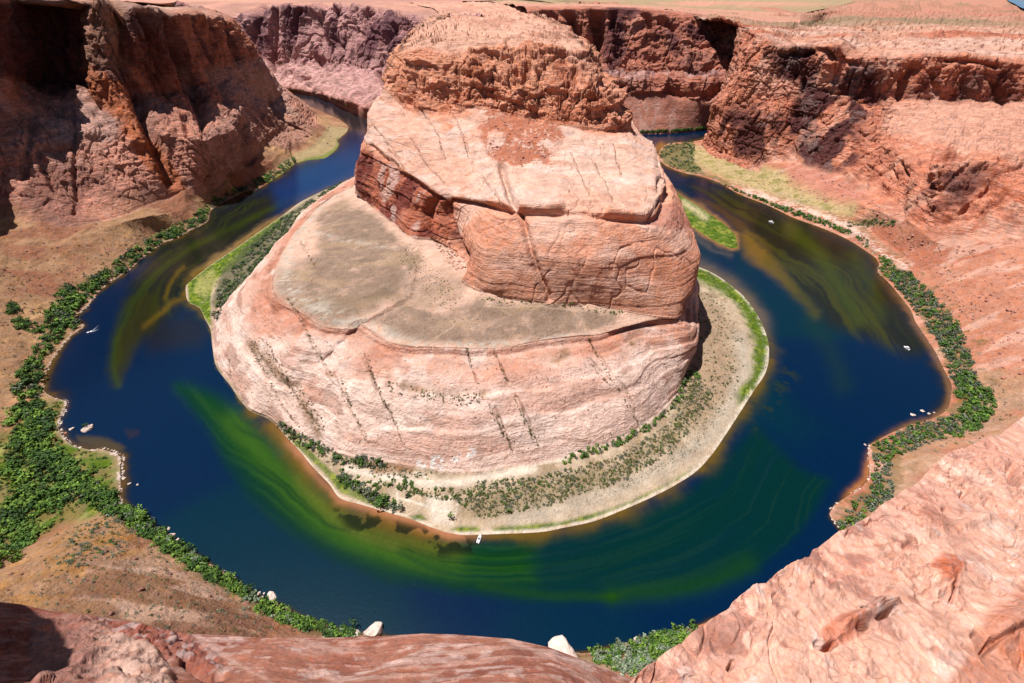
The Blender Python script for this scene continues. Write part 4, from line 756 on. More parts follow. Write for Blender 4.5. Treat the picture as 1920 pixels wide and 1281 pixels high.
red = pmask(GX, GY, [(120,1146),(180,1150),(260,1166),(340,1188),(420,1240),(400,1260),(330,1245),(250,1205),(190,1170),(140,1158)], 7)
pink = pmask(GX, GY, [(60,1150),(150,1160),(210,1180),(280,1215),(320,1260),(330,1330),(60,1330)], 8)*(1-red)
st_ = fbm(np.stack([P[..., 0]*.18+.3*P[..., 2], P[..., 1]*2.6, P[..., 2]*2.6], -1), .8, 4, off=623)
d += red*.25*fbm(P, .35, 3, off=624)+.06*st_+pink*.22*fbm(np.stack([P[..., 0]*2, P[..., 1]*.7, P[..., 2]], -1), 1.2, 3, off=625, ridge=True)
d -= .35*np.exp(-(dline(GX, GY, [(345,1240),(385,1262),(420,1260)])/5)**2)+.3*np.exp(-(dline(GX, GY, [(225,1262),(260,1268),(300,1262)])/4)**2)
G = G+N*(d*sst(-1, 12, rr)[:, None])[..., None]
lip = []
for sh_, mu in ((520, 3.5), (300, 2.3), (160, 1.6), (80, 1.28), (34, 1.1), (12, 1.03), (4, 1.008)):
    X_, Y_, D_ = proj(G[0]); lip.append(att(X_, Y_+sh_, D_*mu))
G = np.concatenate([np.array(lip), G]); P, GX, GY, red, pink, st_ = [np.concatenate([np.repeat(a[:1], 7, 0), a]) for a in (P, GX, GY, red, pink, st_)]
n1 = fbm(P, 2.5, 4, off=631); n2 = fbm(P, .5, 3, off=632)
rgb = np.zeros(P.shape); rgb[:] = A(180, 126, 108); rgb = mixc(rgb, A(156, 98, 84), sst(0, .3, n1)*.6)
rgb = mixc(rgb, A(220, 180, 164), sst(.10, .28, st_+.5*n2)*.55); rgb = mixc(rgb, A(236, 214, 204), sst(.22, .34, fbm(np.stack([P[..., 0]*.35, P[..., 1], P[..., 2]], -1), .9, 4, off=633)+.4*n2)*.35)
for k in ([(320,1195),(420,1230),(520,1281)], [(950,1195),(1010,1230),(1080,1281)], [(340,1195),(500,1200),(640,1215)], [(960,1200),(1040,1240),(1130,1290)]):
    rgb = mixc(rgb, A(218, 176, 160), stroke(GX, GY, k, 3.5)*.7)
rgb = mixc(rgb, A(164, 104, 90), red*.85); rgb = mixc(rgb, A(186, 170, 165), red*sst(.2, .3, n2)*.6); rgb = mixc(rgb, A(222, 184, 166), pink*.95); rgb = mixc(rgb, A(196, 142, 122), pink*sst(.1, .3, n2)*.6)
rgb = mixc(rgb, A(150, 100, 84), pmask(GX, GY, [(320,1240),(420,1262),(520,1290),(420,1330),(330,1300)], 7)*.6)
rgb = mixc(rgb, A(128, 66, 60), sst(220, 150, GX)*(1-red)*.6)  # left end darkened in colour where the outcrop's shadow falls
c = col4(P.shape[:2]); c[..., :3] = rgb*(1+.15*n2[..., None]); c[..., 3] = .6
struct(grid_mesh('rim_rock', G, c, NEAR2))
# outcrop that shades the left end of the brow (stands just left of the viewer)
fp = [(-50,-10),(-30,-10),(-12.5,-10),(-13,-4),(-13.6,1.5),(-15.4,5),(-18.0,8),(-21.6,9.9),(-24.6,11.6),(-28.5,13.2),(-33,14),(-40,14.2),(-50,14),(-52,4),(-50,-10)]
f_ = np.array(fp, float); u = np.linspace(0, len(fp)-1, 160); fx = np.interp(u, np.arange(len(fp)), f_[:, 0]); fy = np.interp(u, np.arange(len(fp)), f_[:, 1])
rows_ = []
for t in np.linspace(0, 1, 50):
    k = 1 if t < .75 else math.sqrt(max(0, 1-((t-.75)/.25)**2)); rows_.append(np.stack([-32+(fx+32)*(.25+.75*k), 3+(fy-3)*(.2+.8*k), 283.5+17.5*t+0*fx], -1))
G = np.array(rows_); G += gnormals(G)*(.5*fbm(G, 4, 4, off=642))[..., None]
c = col4(G.shape[:2]); c[..., :3] = A(205, 145, 122)
struct(grid_mesh('rim_rock', G, c, NEAR))
# ================================================================== river
sx = 2.0
gx, gy = np.meshgrid(np.arange(-40, 1962, sx), np.arange(160, 1290, sx))
G = atz(gx, gy, 0.0); px = gx.astype(np.float32); py = gy.astype(np.float32)
wx = px+5*fbm(G, 25, 3, off=501)+2*fbm(G, 7, 2, off=502); wy = py+4*fbm(G, 25, 3, off=503)+2*fbm(G, 7, 2, off=504)
def sw(pts, w): return stroke(wx, wy, pts, w)
def pm(pts, f): return pmask(wx, wy, pts, f)
wk = 2.3
def WA(r, g, b): return lin(r, g, b)/wk
inn = [p for p in PSH if p]; dI = dline(wx, wy, inn[:-4]); dO = np.minimum(dline(wx, wy, LSH), dline(wx, wy, RSH))
rgb = np.zeros(px.shape+(3,)); rgb[:] = WA(0, 38, 74)
big = fbm(G, 160, 3, off=505); strk = fbm(G, (60, 60, 60), 4, off=506)
sr = dI/(dI+dO+1e-3); th = np.arctan2(G[..., 0]+20, 390-G[..., 1]); fs = fbm(np.stack([sr*9+1.2*big, th*1.6, 0*sr], -1), 1.0, 4, off=520); ff = fbm(np.stack([sr*34+3*big, th*2.5, 0*sr], -1), 1.0, 3, off=521)
rgb = mixc(rgb, WA(0, 55, 62), sst(0, .35, big)*.6)
# teal-green sweep round the outside of the point
g1 = pm([(330,722),(400,742),(450,790),(520,870),(600,950),(700,1000),(850,1015),(1000,1010),(1150,980),(1300,920),(1420,800),(1500,880),(1560,900),(1500,1000),(1420,1070),(1300,1110),(1150,1130),(1000,1127),(850,1115),(720,1088),(620,1050),(540,1000),(470,940),(420,870),(390,800),(345,745)], 14)
rgb = mixc(rgb, WA(0, 52, 44), g1*.9*np.clip(.88+.5*fs, 0, 1)); rgb = mixc(rgb, WA(0, 40, 62), g1*sst(.1, .5, -fs)*.3)
g2 = pm([(340,728),(400,742),(450,775),(510,830),(570,900),(640,965),(740,1000),(860,1020),(1000,1020),(1000,1090),(860,1095),(740,1070),(640,1030),(560,985),(490,920),(430,850),(400,800)], 30)
rgb = mixc(rgb, WA(12, 72, 10), g2*.95*np.clip(.92+.55*fs, 0, 1))
rgb = mixc(rgb, WA(70, 112, 20), sw([(440,790),(490,850),(540,915),(600,975),(680,1015),(760,1040),(850,1050)], 26)*.7*np.clip(.75+.7*fs+.4*ff, 0, 1))
rgb = mixc(rgb, WA(120, 118, 30), sw([(520,815),(560,880),(610,945),(680,990),(760,1015),(850,1030)], 17)*.5)
rgb = mixc(rgb, WA(110, 125, 35), sw([(560,900),(610,960),(680,1005),(740,1025)], 12)*.55)
rgb = mixc(rgb, WA(28, 76, 4), sw([(1150,1118),(1250,1110),(1330,1092),(1400,1060)], 22)*.5+sw([(900,1100),(1050,1118),(1150,1122)], 9)*.5)
# fine current lines
rgb = mixc(rgb, WA(66, 108, 26), np.maximum(g2, .25*g1)*sst(.0, .5, ff)*.22); rgb = mixc(rgb, WA(4, 36, 20), g2*sst(.0, .5, -ff)*.30)
# left channel: olive streaks, brown bed, and the wall's dark reflection painted in
b1 = pm([(300,455),(400,395),(470,360),(520,370),(500,420),(440,462),(390,495),(350,530),(340,575),(300,610),(250,650),(215,720),(205,700),(215,630),(235,560),(270,500)], 18)
rgb = mixc(rgb, WA(33, 38, 20), b1*.85)
rgb = mixc(rgb, WA(66, 78, 16), b1*sst(-.1, .5, ff+.4*fs)*.5); rgb = mixc(rgb, WA(58, 76, 16), .75*sw([(222,722),(213,690),(220,640),(243,580),(290,515),(345,470),(410,440),(480,405),(560,365)], 6)*.8)
rgb = mixc(rgb, WA(60, 60, 18), pm([(225,720),(214,680),(225,630),(260,560),(300,540),(300,600),(250,660)], 10)*.6)
rgb = mixc(rgb, WA(120, 96, 24), sw([(350,560),(320,570),(295,590),(270,612)], 6)*.7+sw([(345,500),(320,530),(310,560)], 5)*.6)
rgb = mixc(rgb, WA(44, 40, 30), pm([(260,610),(360,590),(400,620),(370,650),(280,660)], 22)*.6)
rgb = mixc(rgb, WA(190, 150, 90), sw([(600,366),(540,400),(480,438),(440,465),(400,490),(365,515)], 7)*.85)
rgb = mixc(rgb, WA(120, 95, 90), sw([(670,322),(620,345),(560,375)], 7)*.6)
rgb = mixc(rgb, WA(0, 60, 120), pm([(510,350),(600,300),(680,262),(680,330),(600,360),(520,395)], 15)*.8)  # grazing sky reflection painted into the water colour
rgb = mixc(rgb, WA(60, 52, 52), pm([(530,165),(700,215),(700,260),(640,235),(540,190)], 8)*.8)
# upper right channel: olive and brown shoals
b2 = pm([(1300,350),(1400,372),(1530,428),(1600,462),(1645,515),(1700,590),(1745,655),(1700,665),(1640,640),(1560,610),(1490,540),(1440,480),(1400,430),(1360,395)], 20)
rgb = mixc(rgb, WA(44, 42, 12), b2*.9); rgb = mixc(rgb, WA(84, 84, 8), b2*sst(-.15, .5, ff+.5*fs)*.6); rgb = mixc(rgb, WA(24, 34, 22), b2*sst(.0, .5, -fs)*.45); rgb = mixc(rgb, WA(80, 92, 4), sw([(1480,425),(1530,470),(1570,530),(1610,600)], 15)*.6+sw([(1600,480),(1640,540),(1650,590)], 16)*.35)
rgb = mixc(rgb, WA(150, 112, 30), pm([(1384,440),(1400,425),(1440,470),(1470,515),(1490,545),(1440,510),(1400,480)], 14)*.8*np.clip(.7+1.5*fs, 0, 1)); rgb = mixc(rgb, WA(100, 90, 16), sw([(1440,490),(1490,545),(1530,590)], 10)*.6)
rgb = mixc(rgb, WA(96, 70, 20), pm([(1300,372),(1350,400),(1385,435),(1400,425),(1350,385)], 6)*.7)
rgb = mixc(rgb, WA(110, 100, 90), sw([(1300,440),(1340,470),(1372,480)], 5)*.5)
rgb = mixc(rgb, WA(34, 66, 30), sw([(1520,600),(1560,660),(1580,720)], 20)*.3)
# shallows along the shores
jit = 1+.45*strk; ed_ = fbm(G, 18, 4, off=530)
def rim(d, w, cc, k): 
    global rgb
    rgb = mixc(rgb, cc, np.exp(-(d/(w*jit*(1+.5*ed_)))**2)*k*np.clip(.8+.9*ed_, .2, 1))
wI = 7+24*stroke(px, py, [(520,800),(600,900),(700,975),(800,1005)], 60)+9*stroke(px, py, [(1000,1010),(1250,935),(1390,800),(1450,690)], 50)-6*(py < 500)-7*stroke(px, py, [(395,640),(430,730),(500,790)], 30)
rim(dI, wI*1.25, WA(84, 80, 8), .8); rim(dI, wI*.75, WA(150, 108, 32), .5+.42*stroke(px, py, [(520,800),(600,900),(700,975),(850,1010)], 60))
rgb = mixc(rgb, WA(210, 140, 100), np.exp(-(dI/11)**2)*stroke(px, py, [(560,850),(640,940),(760,975),(850,1005)], 40)*.9)
alg = pm([(620,955),(700,965),(800,990),(880,1010),(900,1040),(820,1045),(720,1020),(650,990)], 10)*sst(-.02, .12, fbm(G, 11, 4, off=508)); rgb = mixc(rgb, WA(20, 34, 12), alg*.85)
rgb = mixc(rgb, WA(14, 40, 30), sw([(560,820),(600,890),(640,930)], 7)*.5)
alg2 = stroke(px, py, [(1480,700),(1450,740),(1420,790)], 18)*sst(.0, .15, fbm(G, 9, 4, off=509)); rgb = mixc(rgb, WA(50, 62, 30), alg2*.6)
rgb = mixc(rgb, WA(120, 104, 92), np.exp(-(dI/16)**2)*stroke(px, py, [(1310,498),(1380,540),(1430,600)], 30)*.8)
wO = 4+9*stroke(px, py, [(1640,520),(1720,600),(1780,740)], 40)+6*stroke(px, py, [(95,690),(130,790),(230,860),(230,940)], 40)+5*stroke(px, py, [(145,590),(160,605)], 30)
rim(dO, wO*1.6, WA(44, 42, 12), .75); rim(dO, wO*.7, WA(140, 100, 36), .5)
rgb = mixc(rgb, WA(165, 118, 84), np.exp(-(dO/7)**2)*stroke(px, py, [(1700,580),(1760,690),(1780,760),(1700,800)], 40)*.6)
rgb = mixc(rgb, WA(205, 130, 80), np.exp(-(dO/9)**2)*stroke(px, py, [(1630,870),(1600,920)], 18)*.9)
rgb = mixc(rgb, WA(92, 78, 52), pm([(145,818),(200,822),(235,838),(225,846),(185,842),(150,832)], 6)*.85)
rgb = mixc(rgb, WA(70, 50, 45), pm([(235,808),(262,806),(262,815),(240,822)], 4)*.4)
dIs = dline(wx, wy, ISL+[ISL[0]]); rgb = mixc(rgb, WA(190, 140, 80), np.exp(-(dIs/5)**2)*.8)
rgb = mixc(rgb, WA(190, 130, 50), stroke(px, py, [(1240,272),(1225,285)], 7)*.8)
rgb = rgb*(1+.10*fbm(G, 2.2, 2, off=510)[..., None])
c = col4(px.shape); c[..., :3] = rgb
m, n, b = new_mat('river_water'); at = n.nodes.new('ShaderNodeAttribute'); at.attribute_name = 'Col'; n.links.new(at.outputs['Color'], b.inputs['Base Color'])
b.inputs['Roughness'].default_value = .16; b.inputs['IOR'].default_value = 1.33; b.inputs['Specular IOR Level'].default_value = .5
geo = n.nodes.new('ShaderNodeNewGeometry'); t1 = n.nodes.new('ShaderNodeTexNoise'); t1.inputs['Scale'].default_value = .55; t1.inputs['Detail'].default_value = 4
n.links.new(geo.outputs['Position'], t1.inputs['Vector']); bp = n.nodes.new('ShaderNodeBump'); bp.inputs['Strength'].default_value = .10; bp.inputs['Distance'].default_value = .4
n.links.new(t1.outputs['Fac'], bp.inputs['Height']); n.links.new(bp.outputs[0], b.inputs['Normal'])
struct(grid_mesh('river_water', G, c, m))
# ================================================================== plants
def leaf_mat():
    m, n, b = new_mat('foliage'); N = n.nodes.new; L = n.links.new
    at = N('ShaderNodeAttribute'); at.attribute_name = 'Col'; oi = N('ShaderNodeObjectInfo'); mr = N('ShaderNodeMapRange')
    L(oi.outputs['Random'], mr.inputs['Value']); mr.inputs['To Min'].default_value = .75; mr.inputs['To Max'].default_value = 1.3
    geo = N('ShaderNodeNewGeometry'); no = N('ShaderNodeTexNoise'); no.inputs['Scale'].default_value = .9; L(geo.outputs['Position'], no.inputs['Vector'])
    m2 = N('ShaderNodeMapRange'); L(no.outputs['Fac'], m2.inputs['Value']); m2.inputs['From Min'].default_value = .3; m2.inputs['From Max'].default_value = .7; m2.inputs['To Min'].default_value = .7; m2.inputs['To Max'].default_value = 1.35
    mm = N('ShaderNodeMath'); mm.operation = 'MULTIPLY'; L(mr.outputs[0], mm.inputs[0]); L(m2.outputs[0], mm.inputs[1])
    s = N('ShaderNodeVectorMath'); s.operation = 'SCALE'; L(at.outputs['Color'], s.inputs[0]); L(mm.outputs[0], s.inputs['Scale'])
    L(s.outputs[0], b.inputs['Base Color']); b.inputs['Roughness'].default_value = .8; b.inputs['Specular IOR Level'].default_value = .2
    return m
LEAF = leaf_mat()
KC = {'green': (.056, .115, .018), 'bright': (.105, .18, .025), 'dark': (.032, .068, .016), 'grey': (.115, .13, .088), 'olive': (.13, .135, .045), 'sage': (.14, .17, .11), 'dry': (.16, .12, .07)}
def bush_data(kind, n, seed, flat=.75, stems=True):
    """unit shrub: stems from the ground and n small leaf clumps spread through a lobed crown"""
    r = np.random.default_rng(seed); V = []; F = []; Cc = []
    lobes = r.normal(size=(7, 3))*[.42, .42, .18]+[0, 0, .45]; lr = r.uniform(.38, .6, 7)
    for i in range(n):
        k = r.integers(7); d = r.normal(size=3); d /= np.linalg.norm(d); rad = lr[k]*r.uniform(.55, 1.0)
        p = lobes[k]+d*rad*[1, 1, flat]
        if p[2] < .03: p[2] = .03+abs(p[2])*.2
        nrm = d+r.normal(size=3)*.5+[0, 0, .5]; nrm /= np.linalg.norm(nrm)
        a = np.cross(nrm, r.normal(size=3)); a /= np.linalg.norm(a); b_ = np.cross(nrm, a); s = r.uniform(.07, .16)*(1.0 if n > 100 else 1.5)
        i0 = len(V); V += [p-a*s-b_*s*.7, p+a*s-b_*s*.5, p+a*s*.6+b_*s, p-a*s*.8+b_*s*.7]; F.append((i0, i0+1, i0+2, i0+3))
        Cc += [np.append(np.array(KC[kind])*r.uniform(.65, 1.35), 0)]*4
    if stems:
        for i in range(5):
            d = r.normal(size=3)*[.35, .35, 0]+[0, 0, .7]; w_ = .03
            i0 = len(V); V += [np.array([-w_, 0, -.1]), np.array([w_, 0, -.1]), d+[w_*.4, 0, 0], d-[w_*.4, 0, 0]]; F.append((i0, i0+1, i0+2, i0+3)); Cc += [np.array([.09, .06, .04, 0])]*4
    return np.array(V), np.array(F), np.array(Cc)
BUSH = {k: [bush_data(k, 150, 10*j+hash(k) % 7, flat=.6+.1*(j % 3)) for j in range(3)] for k in ()}
for j0, k in enumerate(KC): BUSH[k] = [bush_data(k, 150, 10*j+j0, flat=.6+.1*(j % 3)) for j in range(3)]
LOW = {k: bush_data(k, 48, 77+j0, stems=False) for j0, k in enumerate(KC)}
BMESH = {k: [raw_mesh('shrub', v[0], v[1], LEAF, v[2], smooth=False, link=False) for v in BUSH[k]] for k in KC}
def area(G):
    a = np.zeros(G.shape[:2]); n = np.linalg.norm(np.cross(G[:-1, 1:]-G[:-1, :-1], G[1:, :-1]-G[:-1, :-1]), axis=-1); a[:-1, :-1] = n; return a
AREA = {k: area(v[0]) for k, v in BANKS.items()}
def pick(key, mask, n, vmin=None, vmax=None):
    G, px, py, V, U = BANKS[key]; wgt = mask(px, py)*AREA[key]
    if vmin is not None: wgt = wgt*(V > vmin)
    if vmax is not None: wgt = wgt*(V < vmax)
    wgt = wgt*(px > -30)*(px < 1950)*(py < 1300)
    wgt = wgt.ravel(); s = wgt.sum()
    if s <= 0: return np.zeros((0, 3)), np.zeros((0, 2))
    idx = rng.choice(wgt.size, size=n, p=wgt/s); P = G.reshape(-1, 3)[idx].copy()
    P[:, :2] += rng.normal(size=(n, 2))*.3
    return P, np.stack([px.ravel()[idx], py.ravel()[idx]], -1)
def ST(pts, w): return lambda x, y: (dline(x, y, pts) < w)*1.0
def PO(pts): return lambda x, y: inside(x, y, pts)*1.0
PLANTS = []    # (screen size, pos, radius, kind, zone)
def zone(key, mask, n, kinds, r0, r1, z, vmin=1.08, vmax=3.9, pw=1.5):
    P, _ = pick(key, mask, n, vmin, vmax)
    for p in P:
        r = r0+(r1-r0)*random.random()**pw; PLANTS.append((r/np.linalg.norm(p-[0, 0, H]), p, r, random.choices(list(kinds), list(kinds.values()))[0], z))
ZL = {
 'lb': ('dense green riverside shrub in the thicket along the left bank', 'shrubs in the left bank thicket'),
 'lf': ('dark green shrub on the grassy flat inside the left bend', 'shrubs on the left bend flat'),
 'ls': ('leafy green shrub in the narrow strip at the foot of the near left slope', 'shrubs below the near left slope'),
 'lu': ('green shrub at the foot of the left canyon wall beside the upstream water', 'shrubs under the left canyon wall'),
 'rt': ('small green shrub in the thin line along the upper right shore', 'shrubs along the upper right shore'),
 'rb': ('grey-green shrub in the broad thicket along the right bank', 'shrubs in the right bank thicket'),
 'rc': ('shrub on the rounded brushy point beside the butte at upper right', 'shrubs on the upper right point'),
 'br': ('large leafy shrub on the near shore beneath the pink rim rock', 'shrubs on the near shore below the rim'),
 'pl': ('dark grey-green shrub in the wide brush belt left of the butte', 'shrubs in the brush belt left of the butte'),
 'pb': ('green shrub on the sandy beach at the front of the peninsula', 'shrubs on the front beach'),
 'pr': ('green shrub at the foot of the pale slickrock on the right side of the peninsula', 'shrubs at the right foot of the slickrock'),
 'pg': ('small scrub tuft on the gravelly beach of the peninsula', 'scrub tufts on the peninsula beach'),
 'pc': ('tiny desert bush growing in a joint of the pale slickrock', 'bushes in the slickrock joints'),
 'pt': ('tiny desert bush dotted over the brown terrace of the peninsula', 'bushes on the brown terrace'),
 'sl': ('small bush on the bare sandy slope left of the river', 'bushes on the left sandy slope'),
 'sm': ('small grey-green bush on the brown mound at lower left', 'bushes on the lower left mound'),
 'is': ('low green tuft on the grassy bar in the upper right channel', 'tufts on the grassy bar'),
 'fr': ('distant green shrub on the far shore of the river', 'shrubs on the far shores')}
G5 = {'green': 5, 'dark': 3.5, 'bright': 2.2, 'grey': 1.2}
zone('L', ST([(548,305),(515,330),(480,345)], 9), 120, {'green': 4, 'bright': 2, 'grey': 2}, 2.5, 5.5, 'lu', 1.1, 3.2)
zone('L', ST([(455,355),(425,368),(398,384),(378,400)], 7), 70, G5, 2.5, 6, 'lu', 1.1, 3.4)
zone('L', ST([(380,406),(350,426),(322,440)], 9), 90, G5, 2.5, 5.5, 'lb', 1.1, 3.4)
zone('L', ST([(322,442),(288,460),(250,485),(205,520),(165,545),(128,575),(112,610),(90,645),(62,680)], 15), 270, G5, 2.5, 6.2, 'lb', 1.1, 3.2)
zone('L', ST([(130,560),(110,590),(130,600)], 24), 130, G5, 3, 6.5, 'lb', 1.1, 3)
zone('L', ST([(70,690),(50,735),(60,770),(70,800),(50,830)], 22), 120, G5, 3, 6.5, 'lf', 1.1, 3)
zone('L', ST([(60,790),(75,840),(50,890),(110,900),(90,940),(40,960),(30,1000),(0,1030)], 36), 250, {'green': 5, 'dark': 4, 'bright': 3}, 2, 7.5, 'lf', 1.1, 3.4)
zone('L', ST([(120,880),(160,920),(190,935),(215,945)], 22), 150, G5, 2.5, 5.5, 'lf', 1.1, 3.4)
zone('L', PO([(118,745),(130,800),(180,845),(232,856),(225,938),(100,985),(0,1040),(-30,830)]), 420, {'bright': 6, 'green': 3, 'olive': 3}, .7, 2.2, 'lf', 1.08, 3.4)
zone('L', ST([(235,962),(280,995),(330,1030),(400,1075),(450,1100),(495,1132),(540,1155),(600,1176),(665,1190)], 12), 330, {'green': 5, 'bright': 3, 'dark': 2, 'sage': 1}, 1.6, 4.6, 'ls', 1.12, 3.0)
zone('L', ST([(250,965),(300,1000)], 18), 60, G5, 3, 5.5, 'ls', 1.12, 3.0)
zone('L', ST([(20,575),(45,605),(75,615),(30,610)], 9), 45, G5, 2.5, 5, 'sl', 1.1, 4)
zone('L', PO([(0,480),(150,460),(250,430),(330,390),(370,390),(340,430),(200,510),(110,570),(60,680),(0,760)]), 260, {'olive': 4, 'green': 3, 'grey': 2}, .6, 1.7, 'sl', 1.3, 4)
zone('L', PO([(0,760),(60,780),(30,840),(0,900),(0,1000),(40,960),(100,930),(140,940),(60,900)]), 160, {'olive': 4, 'bright': 3, 'grey': 2}, .7, 1.8, 'sl', 1.3, 4)
zone('L', PO([(30,1060),(120,990),(240,955),(300,1020),(400,1090),(520,1160),(620,1190),(300,1190),(60,1130)]), 420, {'sage': 4, 'olive': 4, 'grey': 2}, .4, 1.3, 'sm', 1.3, 4)
zone('L', PO([(140,990),(250,960),(300,1010),(200,1050),(100,1080)]), 160, {'sage': 4, 'green': 2, 'grey': 2, 'olive': 2}, .7, 1.8, 'sm', 1.3, 4)
zone('L', PO([(20,190),(480,120),(580,240),(450,345),(350,365),(0,400)]), 140, {'olive': 3, 'green': 3}, .8, 2.4, 'lu', 4, 6.9, 2.5)
zone('R', ST([(1292,330),(1350,348),(1420,376),(1500,402),(1560,424),(1590,436)], 5), 260, G5, 1.8, 4.2, 'rt', 1.1, 3)
zone('R', ST([(1240,285),(1262,273),(1290,275),(1290,300),(1265,305),(1300,320)], 12), 260, {'grey': 4, 'green': 4, 'dark': 2}, 1.8, 4.4, 'rc', 1.1, 3.4)
zone('R', PO([(1310,280),(1460,322),(1640,400),(1560,400),(1380,340)]), 260, {'olive': 4, 'grey': 3}, .6, 1.6, 'rt', 1.6, 4)
zone('R', ST([(1590,420),(1640,419),(1675,418)], 6), 60, {'grey': 4, 'green': 4}, 1.5, 3.6, 'rt', 1.1, 4)
zone('R', ST([(1612,446),(1625,456)], 7), 30, {'grey': 4, 'green': 4}, 1.5, 3.4, 'rt', 1.1, 4)
zone('R', ST([(1655,490),(1675,520)], 12), 90, {'green': 5, 'bright': 3, 'grey': 2}, 1.8, 3.8, 'rb', 1.1, 3)
zone('R', ST([(1690,530),(1725,562),(1755,595),(1785,640),(1800,680),(1805,715)], 23), 640, {'grey': 8, 'green': 4, 'bright': .6, 'dark': 1.5}, 1.8, 4.4, 'rb', 1.1, 3.2)
zone('R', ST([(1810,725),(1840,760),(1820,785)], 24), 240, {'green': 5, 'bright': 2, 'grey': 2, 'dark': 2}, 2, 4.6, 'rb', 1.1, 3.2)
zone('R', ST([(1790,800),(1740,810),(1690,830),(1655,850),(1650,885),(1655,915),(1625,950),(1590,980)], 20), 420, {'green': 4, 'grey': 6, 'bright': 1}, 1.5, 3.8, 'rb', 1.1, 3.4)
zone('R', PO([(1680,420),(1760,460),(1830,560),(1870,700),(1900,780),(1820,840),(1700,900),(1740,850),(1850,780),(1810,640),(1700,520)]), 260, {'grey': 4, 'olive': 2, 'sage': 2}, .5, 1.4, 'rb', 1.8, 4)
zone('R', PO([(1100,1228),(1150,1214),(1210,1196),(1300,1176),(1310,1190),(1240,1235),(1200,1262),(1130,1250)]), 190, {'green': 5, 'bright': 3, 'sage': 3}, 1.8, 4.4, 'br', 1.05, 4)
zone('R', PO([(1150,1240),(1240,1215),(1250,1225),(1200,1265),(1170,1262)]), 160, {'sage': 8}, 1.2, 2.6, 'br', 1.05, 5)
zone('P', PO([(670,328),(600,364),(560,392),(530,410),(480,455),(440,500),(410,540),(398,600),(410,600),(440,545),(500,495),(545,455),(560,415),(600,380),(668,342)]), 900, {'grey': 6, 'dark': 4, 'green': 2}, 1.8, 4.2, 'pl', 1.05, 2.2)
zone('P', ST([(540,440),(480,500),(430,545)], 5), 60, {'green': 4, 'dark': 2}, 2.5, 4.6, 'pl', 1.05, 2.2)
zone('P', ST([(530,800),(560,822),(600,842),(640,862),(720,868)], 9), 110, {'green': 3, 'grey': 4, 'dark': 2}, 1.5, 3.6, 'pb', 1.2, 2.2)
zone('P', ST([(640,895),(680,920),(715,940),(740,950)], 10), 90, {'grey': 4, 'green': 4, 'dark': 1}, 1.5, 3.4, 'pb', 1.06, 2.0)
zone('P', ST([(700,910),(760,905),(775,925)], 9), 45, {'green': 4, 'olive': 2}, 1.2, 2.6, 'pb', 1.06, 2.0)
zone('P', ST([(780,925),(830,925),(870,930),(900,922),(880,935)], 10), 80, {'olive': 5, 'green': 3}, .9, 2.0, 'pb', 1.06, 2.0)
for (x, y, r, k) in ((661,868,4.6,'green'),(716,860,5.0,'dark'),(700,880,2,'green'),(690,918,4.6,'grey'),(712,938,5.2,'green'),(845,968,2.9,'bright'),(835,912,2.1,'olive'),(804,899,2.5,'bright'),(774,906,2,'green'),
   (950,905,2.2,'green'),(1020,874,2.3,'green'),(1076,863,1.9,'bright'),(1105,848,1.8,'green'),(955,957,2.1,'green'),(703,892,1.6,'bright'),(672,893,2.0,'bright'),(818,918,1.8,'olive'),(875,885,2,'olive'),(880,875,2,'green'),(765,928,3,'grey'),(752,950,3.2,'grey')):
    P = atz(x, y, 5.0); P = np.array([P[0], P[1], 4.0]); PLANTS.append((r/350, P, r, k, 'pb'))
zone('P', ST([(1060,862),(1110,846),(1160,828),(1200,810),(1240,786),(1268,755),(1285,715),(1300,690),(1310,720)], 6), 190, {'green': 5, 'bright': 2, 'grey': 2}, 1.2, 3.2, 'pr', 1.1, 2.15)
zone('P', PO([(850,935),(900,900),(1000,895),(1150,860),(1260,790),(1300,700),(1340,740),(1260,850),(1150,910),(1020,950),(900,975)]), 1700, {'olive': 5, 'grey': 4, 'green': 2}, .5, 1.7, 'pg', 1.05, 2.05)
zone('P', PO([(1000,970),(1150,930),(1300,850),(1370,760),(1330,760),(1240,860),(1100,930)]), 420, {'grey': 5, 'olive': 4}, .3, .7, 'pg', 1.05, 2.05)
zone('P', PO([(1300,540),(1350,560),(1395,640),(1395,700),(1370,760),(1300,800),(1290,700)]), 420, {'olive': 5, 'green': 3, 'grey': 2}, .6, 1.6, 'pg', 1.05, 2.05)
zone('P', PO([(540,815),(640,860),(740,875),(830,885),(740,900),(700,890),(620,870)]), 200, {'olive': 5, 'grey': 4, 'green': 2}, .5, 1.4, 'pg', 1.05, 2.2)
for k in CRACKS[:17]:
    Lk = sum(math.hypot(b[0]-a[0], b[1]-a[1]) for a, b in zip(k[:-1], k[1:]))
    zone('P', ST(k, 2.0), int(Lk/3.6), {'olive': 4, 'dry': 4, 'green': 1}, .5, 1.15, 'pc', 2.05, 4.1, 1)
zone('P', PO([(410,640),(500,600),(650,640),(900,660),(1280,620),(1270,730),(1180,800),(1000,865),(800,870),(560,800),(440,720)]), 420, {'olive': 4, 'dry': 4}, .35, .9, 'pc', 2.05, 3, 1.6)
zone('P', ST([(480,650),(530,700),(570,750),(600,800)], 12), 240, {'olive': 4, 'dry': 4, 'grey': 3}, .5, 1.2, 'pc', 2.05, 3)
zone('P', ST([(730,725),(790,740),(850,752),(900,745)], 10), 150, {'olive': 4, 'dry': 4, 'grey': 3}, .5, 1.2, 'pc', 2.05, 3)
zone('P', ST([(770,480),(800,520),(840,560)], 22), 260, {'olive': 4, 'grey': 4}, .4, 1.0, 'pt', 2.9, 4.0)
